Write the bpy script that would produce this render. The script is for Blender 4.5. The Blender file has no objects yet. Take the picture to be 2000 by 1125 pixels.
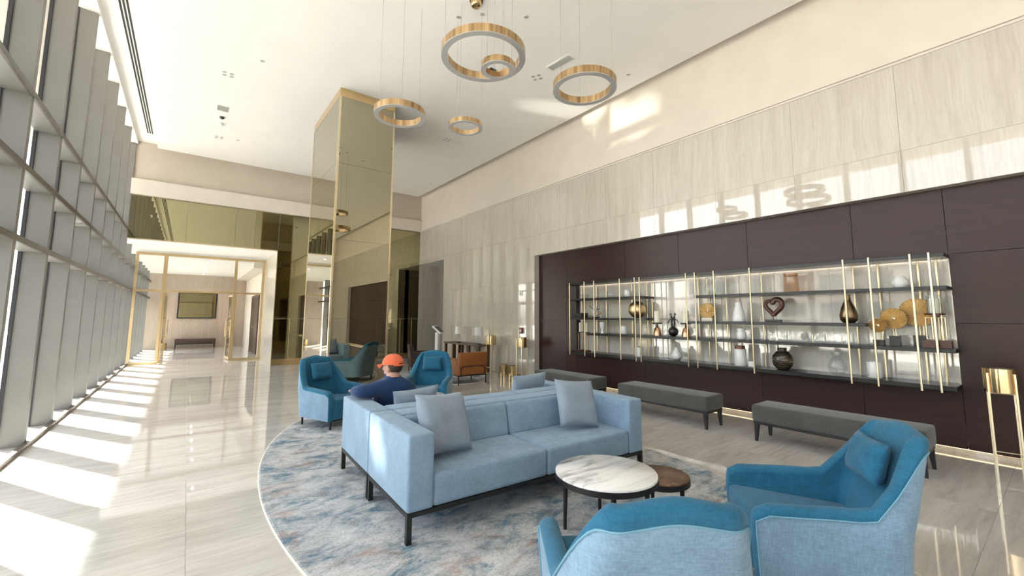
import bpy, bmesh, math, random
from mathutils import Vector, Matrix

random.seed(7)
SC = bpy.context.scene
COL = SC.collection
PI = math.pi

# ------------------------------------------------------------------ camera
YAW, PIT, ROL, FPX, CY = 0.64973763, 0.10503236, 0.00474881, 828.83, 531.3
_c, _s = math.cos, math.sin
FWD = Vector((_s(YAW) * _c(PIT), _c(YAW) * _c(PIT), _s(PIT)))
_r0 = Vector((_c(YAW), -_s(YAW), 0))
_u0 = _r0.cross(FWD)
RGT = _c(ROL) * _r0 + _s(ROL) * _u0
UPV = -_s(ROL) * _r0 + _c(ROL) * _u0
cd = bpy.data.cameras.new('camera')
cam = bpy.data.objects.new('camera', cd)
COL.objects.link(cam)
m = Matrix((RGT, UPV, -FWD)).transposed().to_4x4()
m.translation = Vector((0, 0, 1.5))
cam.matrix_world = m
cd.sensor_width = 36
cd.lens = FPX / 2000 * 36
cd.shift_y = (CY - 562.5) / 2000
cd.clip_start = 0.02
cd.clip_end = 400
SC.camera = cam

# ------------------------------------------------------------------ world, sun, exposure
SC.view_settings.view_transform = 'Standard'
SC.view_settings.look = 'None'
SC.view_settings.gamma = 1
SC.view_settings.use_curve_mapping = False
SC.view_settings.exposure = 1.68
SC.cycles.max_bounces = 14
SC.cycles.diffuse_bounces = 7
SC.cycles.glossy_bounces = 6
SC.cycles.transparent_max_bounces = 24
SC.cycles.sample_clamp_indirect = 6
SC.cycles.caustics_reflective = False
SC.cycles.caustics_refractive = False
SC.cycles.use_denoising = True

w = bpy.data.worlds.new('world')
SC.world = w
w.use_nodes = True
nt = w.node_tree
bg = nt.nodes['Background']
sky = nt.nodes.new('ShaderNodeTexSky')
sky.sky_type = 'NISHITA'
sky.sun_disc = False
sky.sun_elevation = math.radians(45.8)
sky.sun_rotation = math.radians(-32)
sky.dust_density = 3.0
hs = nt.nodes.new('ShaderNodeHueSaturation')
hs.inputs['Saturation'].default_value = 0.35
nt.links.new(sky.outputs[0], hs.inputs['Color'])
nt.links.new(hs.outputs[0], bg.inputs[0])
bg.inputs[1].default_value = 0.25

SUN_DIR = Vector((0.53, -0.85, -0.986)).normalized()
sd = bpy.data.lights.new('sun', 'SUN')
sd.energy = 12.5
sd.angle = math.radians(1.2)
sd.color = (1.0, 0.965, 0.91)
sun = bpy.data.objects.new('sun', sd)
COL.objects.link(sun)
sun.rotation_euler = SUN_DIR.to_track_quat('-Z', 'Y').to_euler()
sun.location = (-12, 18, 16)

# portal: helps the renderer find the sky through the glass front
pd = bpy.data.lights.new('glass_front_portal', 'AREA')
pd.shape = 'RECTANGLE'
pd.size, pd.size_y = 6.1, 24.6
pd.cycles.is_portal = True
po = bpy.data.objects.new('glass_front_portal', pd)
COL.objects.link(po)
po.location = (-1.72, 2.5, 3.05)
po.rotation_euler = (0, -PI / 2, 0)

# ------------------------------------------------------------------ dimensions
XL, XG = -1.394, -1.61           # inner edge of the fins, glass
XW, XP = 6.845, 6.993            # stone wall, dark panels
YB, YM, YD, YV = -9.6, 14.8, 17.2, 24.6
ZC, ZT = 5.97, 6.15
ZCR, ZBT = 4.66, 5.10            # top of the stone, top of the beige band
NY0, NY1, NZ = -7.0, 8.08, 3.03  # dark niche
SY0, SY1, SZ0, SZ1 = 0.82, 6.80, 0.74, 2.22

# ------------------------------------------------------------------ helpers
def newmat(name):
    mt = bpy.data.materials.new(name)
    mt.use_nodes = True
    t = mt.node_tree
    return mt, t, t.nodes['Principled BSDF']

def N(t, kind, **kw):
    n = t.nodes.new('ShaderNode' + kind)
    for k, v in kw.items():
        if k in n.inputs:
            n.inputs[k].default_value = v
        else:
            setattr(n, k, v)
    return n

def ramp(t, stops):
    r = t.nodes.new('ShaderNodeValToRGB')
    el = r.color_ramp.elements
    while len(el) < len(stops):
        el.new(0.5)
    for e, (p, c) in zip(el, stops):
        e.position = p
        e.color = (*c, 1)
    return r

def plain(name, col, rough=0.5, metal=0.0, spec=0.5, sheen=0.0, vary=0.0, scale=20, bump=0.0, bscale=200, coat=0.0):
    mt, t, b = newmat(name)
    b.inputs['Base Color'].default_value = (*col, 1)
    b.inputs['Roughness'].default_value = rough
    b.inputs['Metallic'].default_value = metal
    b.inputs['Specular IOR Level'].default_value = spec
    b.inputs['Sheen Weight'].default_value = sheen
    b.inputs['Coat Weight'].default_value = coat
    tc = N(t, 'TexCoord')
    if vary > 0:
        no = N(t, 'TexNoise', Scale=scale, Detail=5.0)
        t.links.new(tc.outputs['Object'], no.inputs['Vector'])
        lo = tuple(c * (1 - vary) for c in col)
        hi = tuple(min(1, c * (1 + vary)) for c in col)
        r = ramp(t, [(0.3, lo), (0.7, hi)])
        t.links.new(no.outputs[0], r.inputs[0])
        t.links.new(r.outputs[0], b.inputs['Base Color'])
    if bump > 0:
        no2 = N(t, 'TexNoise', Scale=bscale, Detail=3.0)
        t.links.new(tc.outputs['Object'], no2.inputs['Vector'])
        bp = N(t, 'Bump', Strength=bump, Distance=0.002)
        t.links.new(no2.outputs[0], bp.inputs['Height'])
        t.links.new(bp.outputs[0], b.inputs['Normal'])
    return mt

def vein_stone(name, axis, stops, rough, scl=2.2, stretch=0.06, spec=1.6, rnd=True, fine=0.45):
    """stone with long veins running along one axis; every slab gets its own shift"""
    mt, t, b = newmat(name)
    g = N(t, 'NewGeometry')
    oi = N(t, 'ObjectInfo')
    mul = N(t, 'VectorMath', operation='SCALE')
    comb = N(t, 'CombineXYZ')
    mm = N(t, 'Math', operation='MULTIPLY')
    mm.inputs[1].default_value = 37.0 if rnd else 0.0
    t.links.new(oi.outputs['Random'], mm.inputs[0])
    for i in range(3):
        t.links.new(mm.outputs[0], comb.inputs[i])
    add = N(t, 'VectorMath', operation='ADD')
    t.links.new(g.outputs['Position'], add.inputs[0])
    t.links.new(comb.outputs[0], add.inputs[1])
    wob = N(t, 'TexNoise', Scale=0.9, Detail=3.0)
    t.links.new(add.outputs[0], wob.inputs['Vector'])
    ws = N(t, 'VectorMath', operation='SCALE')
    ws.inputs['Scale'].default_value = 0.18
    t.links.new(wob.outputs['Color'], ws.inputs[0])
    add2 = N(t, 'VectorMath', operation='ADD')
    t.links.new(add.outputs[0], add2.inputs[0])
    t.links.new(ws.outputs[0], add2.inputs[1])
    mp = N(t, 'Mapping')
    s = [scl, scl, scl]
    s[axis] = scl * stretch
    mp.inputs['Scale'].default_value = s
    t.links.new(add2.outputs[0], mp.inputs['Vector'])
    n1 = N(t, 'TexNoise', Scale=3.0, Detail=9.0, Roughness=0.72)
    t.links.new(mp.outputs[0], n1.inputs['Vector'])
    n2 = N(t, 'TexNoise', Scale=16.0, Detail=6.0, Roughness=0.7)
    t.links.new(mp.outputs[0], n2.inputs['Vector'])
    mx = N(t, 'Mix')
    mx.inputs[0].default_value = fine
    t.links.new(n1.outputs[0], mx.inputs[2])
    t.links.new(n2.outputs[0], mx.inputs[3])
    r = ramp(t, stops)
    t.links.new(mx.outputs[0], r.inputs[0])
    t.links.new(r.outputs[0], b.inputs['Base Color'])
    b.inputs['Roughness'].default_value = rough
    b.inputs['Specular IOR Level'].default_value = 0.5
    b.inputs['IOR'].default_value = spec
    return mt

def fabric(name, col, vary=0.18, sheen=0.15, weave=900, bump=0.25):
    mt, t, b = newmat(name)
    tc = N(t, 'TexCoord')
    thr = []
    for sc3 in ((1, 1, 0.13), (0.13, 0.13, 1)):
        mp = N(t, 'Mapping')
        mp.inputs['Scale'].default_value = tuple(weave * k for k in sc3)
        t.links.new(tc.outputs['Object'], mp.inputs['Vector'])
        nn = N(t, 'TexNoise', Scale=0.25, Detail=2.0)
        t.links.new(mp.outputs[0], nn.inputs['Vector'])
        thr.append(nn)
    n1 = N(t, 'Mix')
    n1.inputs[0].default_value = 0.5
    t.links.new(thr[0].outputs[0], n1.inputs[2])
    t.links.new(thr[1].outputs[0], n1.inputs[3])
    n2 = N(t, 'TexNoise', Scale=5.0, Detail=3.0)
    t.links.new(tc.outputs['Object'], n2.inputs['Vector'])
    mx = N(t, 'Mix')
    mx.inputs[0].default_value = 0.35
    t.links.new(n1.outputs[0], mx.inputs[2])
    t.links.new(n2.outputs[0], mx.inputs[3])
    r = ramp(t, [(0.36, tuple(c * (1 - vary) for c in col)), (0.64, tuple(min(1, c * (1 + vary)) for c in col))])
    t.links.new(mx.outputs[0], r.inputs[0])
    t.links.new(r.outputs[0], b.inputs['Base Color'])
    b.inputs['Roughness'].default_value = 0.9
    b.inputs['Specular IOR Level'].default_value = 0.2
    b.inputs['Sheen Weight'].default_value = sheen
    bp = N(t, 'Bump', Strength=bump, Distance=0.002)
    t.links.new(n1.outputs[0], bp.inputs['Height'])
    t.links.new(bp.outputs[0], b.inputs['Normal'])
    return mt

def thin_glass(name, tint=(1, 1, 1), ior=1.35, rough=0.0):
    mt = bpy.data.materials.new(name)
    mt.use_nodes = True
    t = mt.node_tree
    t.nodes.clear()
    out = N(t, 'OutputMaterial')
    tr = N(t, 'BsdfTransparent')
    tr.inputs[0].default_value = (*tint, 1)
    gl = N(t, 'BsdfGlossy')
    gl.inputs['Roughness'].default_value = rough
    lw = N(t, 'LayerWeight', Blend=0.5)
    pw = N(t, 'Math', operation='POWER')
    pw.inputs[1].default_value = 5.0
    t.links.new(lw.outputs['Facing'], pw.inputs[0])
    r0 = ((ior - 1) / (ior + 1)) ** 2
    fr = N(t, 'MapRange')
    fr.inputs['To Min'].default_value = r0
    fr.inputs['To Max'].default_value = 0.9
    t.links.new(pw.outputs[0], fr.inputs['Value'])
    mx = N(t, 'MixShader')
    t.links.new(fr.outputs[0], mx.inputs[0])
    t.links.new(tr.outputs[0], mx.inputs[1])
    t.links.new(gl.outputs[0], mx.inputs[2])
    t.links.new(mx.outputs[0], out.inputs[0])
    return mt

def emit(name, col, strength):
    mt, t, b = newmat(name)
    b.inputs['Base Color'].default_value = (*col, 1)
    b.inputs['Emission Color'].default_value = (*col, 1)
    b.inputs['Emission Strength'].default_value = strength
    return mt

M = {}
M['floor'] = vein_stone('floor_stone', 0, [(0.34, (0.43, 0.405, 0.38)), (0.46, (0.545, 0.52, 0.49)), (0.56, (0.62, 0.60, 0.57)), (0.70, (0.73, 0.715, 0.69))], 0.025, scl=1.3, stretch=0.10, spec=1.85)
M['grout'] = plain('grout', (0.50, 0.47, 0.42), 0.5)
M['trav'] = vein_stone('travertine', 2, [(0.3, (0.43, 0.385, 0.325)), (0.45, (0.535, 0.49, 0.425)), (0.58, (0.605, 0.565, 0.50)), (0.75, (0.69, 0.655, 0.595))], 0.03, scl=2.4, stretch=0.05, spec=1.85)
M['trav_back'] = vein_stone('travertine_pale', 2, [(0.3, (0.52, 0.47, 0.40)), (0.5, (0.64, 0.60, 0.53)), (0.75, (0.74, 0.70, 0.64))], 0.04, scl=3, stretch=0.05, spec=2.1)
M['ceil'] = plain('ceiling_paint', (0.86, 0.85, 0.82), 0.7, vary=0.015, scale=1.5)
M['plaster'] = plain('beige_plaster', (0.71, 0.65, 0.58), 0.7, vary=0.03, scale=3)
M['plaster_shade'] = plain('shaded_plaster', (0.56, 0.495, 0.425), 0.7, vary=0.03, scale=3)  # plaster with the shading above the end band put into its colour
M['wood'] = vein_stone('dark_wenge_veneer', 1, [(0.3, (0.022, 0.009, 0.008)), (0.5, (0.034, 0.014, 0.012)), (0.75, (0.048, 0.022, 0.018))], 0.32, scl=5, stretch=0.05, spec=1.4)
M['black'] = plain('black_lacquer', (0.012, 0.012, 0.013), 0.3, vary=0.1, scale=8)
M['blackmetal'] = plain('black_metal', (0.010, 0.010, 0.011), 0.45, vary=0.1, scale=8)
M['brass'] = plain('polished_brass', (0.74, 0.54, 0.29), 0.13, 1.0, vary=0.02, scale=3)
M['palebrass'] = plain('champagne_metal', (0.80, 0.68, 0.47), 0.28, 1.0, vary=0.05, scale=30)
M['disc'] = plain('pleated_disc_metal', (0.76, 0.63, 0.42), 0.42, 1.0, vary=0.06, scale=30)
M['frame'] = plain('satin_door_brass', (0.60, 0.46, 0.27), 0.3, 1.0, vary=0.04, scale=10)
M['gold'] = plain('gold_leaf', (0.78, 0.58, 0.32), 0.34, 1.0, vary=0.12, scale=40, bump=0.2, bscale=60)
M['mirror'] = plain('bronze_mirror', (0.42, 0.39, 0.295), 0.008, 1.0, vary=0.01, scale=1)
M['mirror_dark'] = plain('bronze_mirror_dark', (0.36, 0.33, 0.20), 0.008, 1.0, vary=0.01, scale=1)
M['fin'] = plain('grey_metal_fin', (0.215, 0.208, 0.198), 0.45, 0.15, vary=0.05, scale=2)
M['transom'] = plain('taupe_transom', (0.11, 0.10, 0.088), 0.4, 0.3, vary=0.05, scale=4)
M['gasket'] = plain('dark_gasket', (0.03, 0.03, 0.035), 0.4)
M['kerb'] = plain('bronze_kerb', (0.13, 0.105, 0.085), 0.4, 0.5, vary=0.08, scale=6)
M['glass'] = thin_glass('window_glass', (0.97, 0.985, 0.98), 1.3)
M['doorglass'] = thin_glass('door_glass', (0.96, 0.97, 0.96), 1.3)
M['vase_glass'] = thin_glass('clear_vase_glass', (0.92, 0.94, 0.95), 1.7)
M['copper_glass'] = thin_glass('copper_glass', (0.90, 0.76, 0.64), 1.7)
M['sofa'] = fabric('light_blue_weave', (0.225, 0.33, 0.45), 0.18, weave=700)
M['shell'] = fabric('pale_blue_weave', (0.205, 0.32, 0.44), 0.24, weave=700)
M['teal'] = fabric('teal_felt', (0.020, 0.125, 0.225), 0.22, weave=500)
M['pillow'] = fabric('grey_blue_linen', (0.26, 0.32, 0.395), 0.14, bump=0.4)
M['bench'] = fabric('charcoal_velvet', (0.075, 0.078, 0.074), 0.25, sheen=0.3)
M['piping'] = plain('teal_piping', (0.16, 0.34, 0.46), 0.8)
M['orange'] = plain('tan_leather', (0.30, 0.105, 0.026), 0.4, vary=0.12, scale=6, bump=0.1)
M['brown'] = plain('dark_brown_leather', (0.045, 0.022, 0.015), 0.45, vary=0.15, scale=6)
M['taupe'] = fabric('taupe_fabric', (0.16, 0.145, 0.13), 0.12)
M['white'] = plain('white_ceramic', (0.82, 0.82, 0.80), 0.2, vary=0.01, scale=5)
M['matwhite'] = plain('white_plastic', (0.80, 0.80, 0.78), 0.4)
M['candle'] = plain('ivory_wax', (0.85, 0.80, 0.66), 0.5)
M['diff'] = plain('ring_diffuser', (0.40, 0.395, 0.39), 0.5)
def ring_brass():
    mt, t, b = newmat('streak_reflection_brass')
    tc = N(t, 'TexCoord')
    mp = N(t, 'Mapping')
    mp.inputs['Scale'].default_value = (9, 9, 0.3)
    t.links.new(tc.outputs['Object'], mp.inputs['Vector'])
    n1 = N(t, 'TexNoise', Scale=1.6, Detail=5.0, Roughness=0.65)
    t.links.new(mp.outputs[0], n1.inputs['Vector'])
    r = ramp(t, [(0.36, (0.30, 0.185, 0.095)), (0.5, (0.52, 0.35, 0.19)), (0.66, (0.74, 0.54, 0.31))])  # streaky reflections put into the brass colour
    t.links.new(n1.outputs[0], r.inputs[0])
    t.links.new(r.outputs[0], b.inputs['Base Color'])
    b.inputs['Metallic'].default_value = 1.0
    b.inputs['Roughness'].default_value = 0.25
    return mt
M['ringbrass'] = ring_brass()
M['wire'] = plain('steel_wire', (0.45, 0.44, 0.42), 0.4, 0.6)
M['skin'] = plain('skin', (0.46, 0.26, 0.19), 0.55, vary=0.06, scale=15)
M['navy'] = fabric('navy_jersey', (0.018, 0.045, 0.12), 0.25)
M['trouser'] = fabric('grey_trousers', (0.06, 0.06, 0.065), 0.2)
M['cap'] = fabric('coral_cap_cloth', (0.72, 0.155, 0.075), 0.1)
M['hair'] = plain('dark_hair', (0.03, 0.017, 0.011), 0.6, vary=0.4, scale=120)
M['vent'] = plain('grey_grille', (0.38, 0.38, 0.37), 0.5)
M['darkslot'] = plain('dark_slot', (0.02, 0.02, 0.02), 0.6)
M['red'] = plain('red_plastic', (0.25, 0.03, 0.03), 0.4)
M['paving'] = plain('pale_paving', (0.62, 0.58, 0.52), 0.8, vary=0.08, scale=0.6)
M['antibounce'] = plain('antibounce_ground', (0.20, 0.19, 0.175), 0.7, vary=0.1, scale=2)
M['render'] = plain('pale_render', (0.66, 0.62, 0.56), 0.8, vary=0.05, scale=0.3)
M['extglass'] = plain('dark_window_glass', (0.05, 0.07, 0.09), 0.1, 0.0, 0.8)
M['leaf'] = plain('hedge_leaf', (0.07, 0.13, 0.035), 0.6, vary=0.4, scale=3)
M['led'] = emit('warm_led', (1.0, 0.80, 0.50), 1.0)
M['shelfglow'] = emit('added_shelf_glow', (1.0, 0.93, 0.82), 3.5)
M['spotlit'] = emit('lit_downlight', (1.0, 0.95, 0.85), 25.0)
M['copper'] = plain('copper', (0.62, 0.36, 0.22), 0.25, 1.0, vary=0.05, scale=20)
M['bronzevase'] = plain('bronze_glaze', (0.23, 0.16, 0.09), 0.22, 0.85, vary=0.2, scale=5)
M['redwood'] = plain('carved_redwood', (0.085, 0.028, 0.016), 0.3, vary=0.3, scale=8)
M['woodlid'] = plain('walnut_lid', (0.20, 0.075, 0.035), 0.4, vary=0.2, scale=20)

def marble_top():
    mt, t, b = newmat('white_marble')
    tc = N(t, 'TexCoord')
    mp = N(t, 'Mapping')
    mp.inputs['Rotation'].default_value = (0, 0, 0.9)
    mp.inputs['Scale'].default_value = (0.9, 5.5, 1)
    t.links.new(tc.outputs['Object'], mp.inputs['Vector'])
    n1 = N(t, 'TexNoise', Scale=1.4, Detail=8.0, Roughness=0.65, Distortion=0.5)
    t.links.new(mp.outputs[0], n1.inputs['Vector'])
    r = ramp(t, [(0.30, (0.22, 0.22, 0.22)), (0.40, (0.50, 0.50, 0.50)), (0.48, (0.80, 0.80, 0.80)), (0.60, (0.90, 0.90, 0.90))])
    t.links.new(n1.outputs[0], r.inputs[0])
    t.links.new(r.outputs[0], b.inputs['Base Color'])
    b.inputs['Roughness'].default_value = 0.18
    return mt
M['marble'] = marble_top()

def burl_top():
    mt, t, b = newmat('brown_marble')
    tc = N(t, 'TexCoord')
    n1 = N(t, 'TexNoise', Scale=9.0, Detail=8.0, Roughness=0.7, Distortion=1.5)
    t.links.new(tc.outputs['Object'], n1.inputs['Vector'])
    r = ramp(t, [(0.3, (0.035, 0.018, 0.010)), (0.5, (0.13, 0.065, 0.035)), (0.62, (0.22, 0.13, 0.075)), (0.7, (0.36, 0.25, 0.16))])
    t.links.new(n1.outputs[0], r.inputs[0])
    t.links.new(r.outputs[0], b.inputs['Base Color'])
    b.inputs['Roughness'].default_value = 0.3
    return mt
M['burl'] = burl_top()

def rug_mat():
    mt, t, b = newmat('abstract_rug_pile')
    tc = N(t, 'TexCoord')
    def noise(sc, det, rough, stretch, dist, off):
        mp = N(t, 'Mapping')
        mp.inputs['Scale'].default_value = (sc * stretch, sc, 1)
        mp.inputs['Location'].default_value = (off, off * 2, 0)
        t.links.new(tc.outputs['Object'], mp.inputs['Vector'])
        n = N(t, 'TexNoise', Scale=1.0, Detail=det, Roughness=rough, Distortion=dist)
        t.links.new(mp.outputs[0], n.inputs['Vector'])
        return n
    base = noise(4.5, 10, 0.75, 0.7, 0.5, 3)
    rb = ramp(t, [(0.34, (0.17, 0.185, 0.195)), (0.43, (0.36, 0.385, 0.405)), (0.52, (0.52, 0.535, 0.55)), (0.66, (0.66, 0.655, 0.65))])
    t.links.new(base.outputs[0], rb.inputs[0])
    blue = noise(4.6, 10, 0.75, 0.6, 0.5, 11)
    fb = ramp(t, [(0.50, (0, 0, 0)), (0.64, (0.95, 0.95, 0.95))])
    t.links.new(blue.outputs[0], fb.inputs[0])
    m1 = N(t, 'Mix', data_type='RGBA')
    t.links.new(fb.outputs[0], m1.inputs[0])
    t.links.new(rb.outputs[0], m1.inputs[6])
    m1.inputs[7].default_value = (0.075, 0.18, 0.26, 1)
    rust = noise(3.2, 10, 0.75, 0.6, 0.6, 27)
    fr = ramp(t, [(0.55, (0, 0, 0)), (0.70, (0.85, 0.85, 0.85))])
    t.links.new(rust.outputs[0], fr.inputs[0])
    m2 = N(t, 'Mix', data_type='RGBA')
    t.links.new(fr.outputs[0], m2.inputs[0])
    t.links.new(m1.outputs[2], m2.inputs[6])
    m2.inputs[7].default_value = (0.38, 0.22, 0.15, 1)
    pile = noise(90, 3, 0.6, 0.6, 0, 5)
    rp = ramp(t, [(0.3, (0.72, 0.72, 0.72)), (0.7, (1.12, 1.12, 1.12))])
    t.links.new(pile.outputs[0], rp.inputs[0])
    m3 = N(t, 'Mix', data_type='RGBA', blend_type='MULTIPLY')
    m3.inputs[0].default_value = 1.0
    t.links.new(m2.outputs[2], m3.inputs[6])
    t.links.new(rp.outputs[0], m3.inputs[7])
    t.links.new(m3.outputs[2], b.inputs['Base Color'])
    b.inputs['Roughness'].default_value = 0.95
    b.inputs['Specular IOR Level'].default_value = 0.1
    bp = N(t, 'Bump', Strength=0.5, Distance=0.006)
    t.links.new(pile.outputs[0], bp.inputs['Height'])
    t.links.new(bp.outputs[0], b.inputs['Normal'])
    return mt
M['rug'] = rug_mat()

def striped_vase():
    mt, t, b = newmat('striped_vase_glaze')
    tc = N(t, 'TexCoord')
    mp = N(t, 'Mapping')
    mp.inputs['Scale'].default_value = (1.5, 1.5, 14)
    t.links.new(tc.outputs['Object'], mp.inputs['Vector'])
    n1 = N(t, 'TexNoise', Scale=3.0, Detail=4.0)
    t.links.new(mp.outputs[0], n1.inputs['Vector'])
    r = ramp(t, [(0.5, (0.03, 0.022, 0.016)), (0.6, (0.09, 0.07, 0.045)), (0.68, (0.42, 0.36, 0.25))])
    t.links.new(n1.outputs[0], r.inputs[0])
    t.links.new(r.outputs[0], b.inputs['Base Color'])
    b.inputs['Roughness'].default_value = 0.25
    return mt
M['striped'] = striped_vase()

# ---- mesh helpers
def bm_box(bm, cx, cy, cz, sx, sy, sz, rot=None):
    mat = Matrix.Translation((cx, cy, cz))
    if rot is not None:
        mat = mat @ rot
    mat = mat @ Matrix.Diagonal((sx, sy, sz, 1))
    return bmesh.ops.create_cube(bm, size=1, matrix=mat)['verts']

def bm_bbox(bm, x0, x1, y0, y1, z0, z1, bev=0.0, seg=2):
    vs = bm_box(bm, (x0 + x1) / 2, (y0 + y1) / 2, (z0 + z1) / 2, x1 - x0, y1 - y0, z1 - z0)
    if bev > 0:
        es = list({e for v in vs for e in v.link_edges})
        bmesh.ops.bevel(bm, geom=es, offset=bev, segments=seg, profile=0.6, affect='EDGES')

def bm_lathe(bm, prof, n=24, cx=0, cy=0, cz=0, mat=None):
    rings = []
    for r, z in prof:
        if r < 1e-5:
            p = Vector((cx, cy, cz + z))
            rings.append([bm.verts.new(mat @ p if mat else p)])
        else:
            ring = []
            for i in range(n):
                a = 2 * PI * i / n
                p = Vector((cx + r * _c(a), cy + r * _s(a), cz + z))
                ring.append(bm.verts.new(mat @ p if mat else p))
            rings.append(ring)
    for a, b in zip(rings, rings[1:]):
        for i in range(n):
            j = (i + 1) % n
            if len(a) == 1 and len(b) == 1:
                continue
            if len(a) == 1:
                bm.faces.new((a[0], b[j], b[i]))
            elif len(b) == 1:
                bm.faces.new((a[i], a[j], b[0]))
            else:
                bm.faces.new((a[i], a[j], b[j], b[i]))
    return rings

def bm_tube(bm, pts, r, n=8, closed=False, cap=True):
    pts = [Vector(p) for p in pts]
    rr = r if isinstance(r, (list, tuple)) else [r] * len(pts)
    rings = []
    L = len(pts)
    up = None
    for i, p in enumerate(pts):
        if closed:
            d = pts[(i + 1) % L] - pts[i - 1]
        else:
            d = pts[min(i + 1, L - 1)] - pts[max(i - 1, 0)]
        d.normalize()
        if up is None:
            up = Vector((0, 0, 1)) if abs(d.z) < 0.9 else Vector((1, 0, 0))
        x = d.cross(up).normalized()
        y = x.cross(d).normalized()
        up = y
        rings.append([bm.verts.new(p + x * rr[i] * _c(2 * PI * k / n) + y * rr[i] * _s(2 * PI * k / n)) for k in range(n)])
    rng = range(L if closed else L - 1)
    for i in rng:
        a, b = rings[i], rings[(i + 1) % L]
        for k in range(n):
            j = (k + 1) % n
            bm.faces.new((a[k], a[j], b[j], b[k]))
    if cap and not closed:
        bm.faces.new(list(reversed(rings[0])))
        bm.faces.new(rings[-1])

def finish(bm, name, mat, parent=None, loc=None, smooth=False, angle=40):
    bmesh.ops.recalc_face_normals(bm, faces=bm.faces)
    me = bpy.data.meshes.new(name)
    bm.to_mesh(me)
    bm.free()
    me.materials.append(mat)
    if smooth:
        for p in me.polygons:
            p.use_smooth = True
        me.set_sharp_from_angle(angle=math.radians(angle))
    o = bpy.data.objects.new(name, me)
    COL.objects.link(o)
    if parent:
        o.parent = parent
    if loc:
        o.location = loc
    return o

def tag(o, label, cat, group=None, kind=None):
    o['label'] = label
    o['category'] = cat
    if group:
        o['group'] = group
    if kind:
        o['kind'] = kind
    return o

def thing(name, label, cat, loc=(0, 0, 0), rotz=0.0, group=None, kind=None):
    o = bpy.data.objects.new(name, None)
    COL.objects.link(o)
    o.location = loc
    o.rotation_euler = (0, 0, rotz)
    o.empty_display_size = 0.1
    return tag(o, label, cat, group, kind)

def box(name, mat, parent, x0, x1, y0, y1, z0, z1, bev=0.0, seg=2, smooth=None):
    bm = bmesh.new()
    bm_bbox(bm, x0, x1, y0, y1, z0, z1, bev, seg)
    return finish(bm, name, mat, parent, smooth=(bev > 0 if smooth is None else smooth))

_slab = {}
def slab(name, mat, parent, x0, x1, y0, y1, z0, z1):
    """a plain slab that shares its mesh with every other slab of its size"""
    d = (round(x1 - x0, 4), round(y1 - y0, 4), round(z1 - z0, 4), mat.name)
    if d not in _slab:
        bm = bmesh.new()
        bm_box(bm, 0, 0, 0, d[0], d[1], d[2])
        me = bpy.data.meshes.new(name)
        bm.to_mesh(me)
        bm.free()
        me.materials.append(mat)
        _slab[d] = me
    o = bpy.data.objects.new(name, _slab[d])
    COL.objects.link(o)
    o.location = ((x0 + x1) / 2, (y0 + y1) / 2, (z0 + z1) / 2)
    o.parent = parent
    return o

def lathe(name, mat, parent, prof, n=24, loc=(0, 0, 0), smooth=True, angle=50):
    bm = bmesh.new()
    bm_lathe(bm, prof, n)
    return finish(bm, name, mat, parent, loc=loc, smooth=smooth, angle=angle)

def tube(name, mat, parent, pts, r, n=8, closed=False, smooth=True):
    bm = bmesh.new()
    bm_tube(bm, pts, r, n, closed)
    return finish(bm, name, mat, parent, smooth=smooth)

def copy_tree(o, parent=None):
    c = o.copy()
    COL.objects.link(c)
    c.parent = parent
    for ch in list(o.children):
        copy_tree(ch, c)
    return c

def frange(a, b, n):
    return [a + (b - a) * i / n for i in range(n + 1)]

# ================================================================== SETTING
# ---- floor: bed with stone slabs
fl = box('floor', M['grout'], None, XG - 0.1, XP + 0.14, YB - 0.1, YV + 0.2, -0.30, -0.012)
tag(fl, 'polished beige veined stone floor of the lobby', 'floor', kind='structure')
TX, TY, G = 1.68, 0.84, 0.0008
xs = [XG + 0.02 + TX * i for i in range(6)]
ys = [YB + TY * i for i in range(int((YV - YB) / TY) + 1)]
for j, y in enumerate(ys):
    for i, x in enumerate(xs):
        x1 = min(x + TX, XP + 0.1)
        y1 = min(y + TY, YV)
        if x1 - x < 0.05 or y1 - y < 0.05:
            continue
        slab('floor_tile', M['floor'], fl, x + G, x1 - G, y + G, y1 - G, -0.012, 0.0)

# ---- ceiling: dropped white slab below a higher ceiling
ce = box('ceiling', M['ceil'], None, -0.94, 6.62, YB, 14.55, ZC, ZC + 0.12)
tag(ce, 'white dropped ceiling over the lobby with a recessed edge', 'ceiling', kind='structure')
box('upper_ceiling', M['ceil'], ce, XG - 0.1, XW + 0.5, YB - 0.1, YM + 0.1, ZT, ZT + 0.15)

# ---- right wall: stone panels, beige band, plaster
wr = box('wall_right', M['grout'], None, XP + 0.14, XP + 0.30, YB, 12.85, 0, ZT)
tag(wr, 'tall travertine clad wall with a long dark recess', 'wall', kind='structure')
def panel_field(parent, x0, x1, y0, y1, z0, z1, zj, wy, mat, name='stone_panel', gap=0.0012):
    n = max(1, round((y1 - y0) / wy))
    yy = frange(y0, y1, n)
    zz = [z0] + [z for z in zj if z0 + 0.05 < z < z1 - 0.05] + [z1]
    for a, b in zip(yy, yy[1:]):
        for c, d in zip(zz, zz[1:]):
            slab(name, mat, parent, x0, x1, a + gap, b - gap, c + gap, d - gap)
ZJ = [1.18, 2.36, 3.55]
panel_field(wr, XW, XP + 0.14, NY1, 12.85, 0, ZCR, ZJ, 1.2, M['trav'])
panel_field(wr, XW, XP + 0.14, NY0, NY1, NZ, ZCR, ZJ, 1.2, M['trav'])
panel_field(wr, XW, XP + 0.14, YB, NY0, 0, ZCR, ZJ, 1.2, M['trav'])
panel_field(wr, XW, XP + 0.14, 12.85, YM, 3.43, ZCR, ZJ, 1.2, M['trav'])
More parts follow.
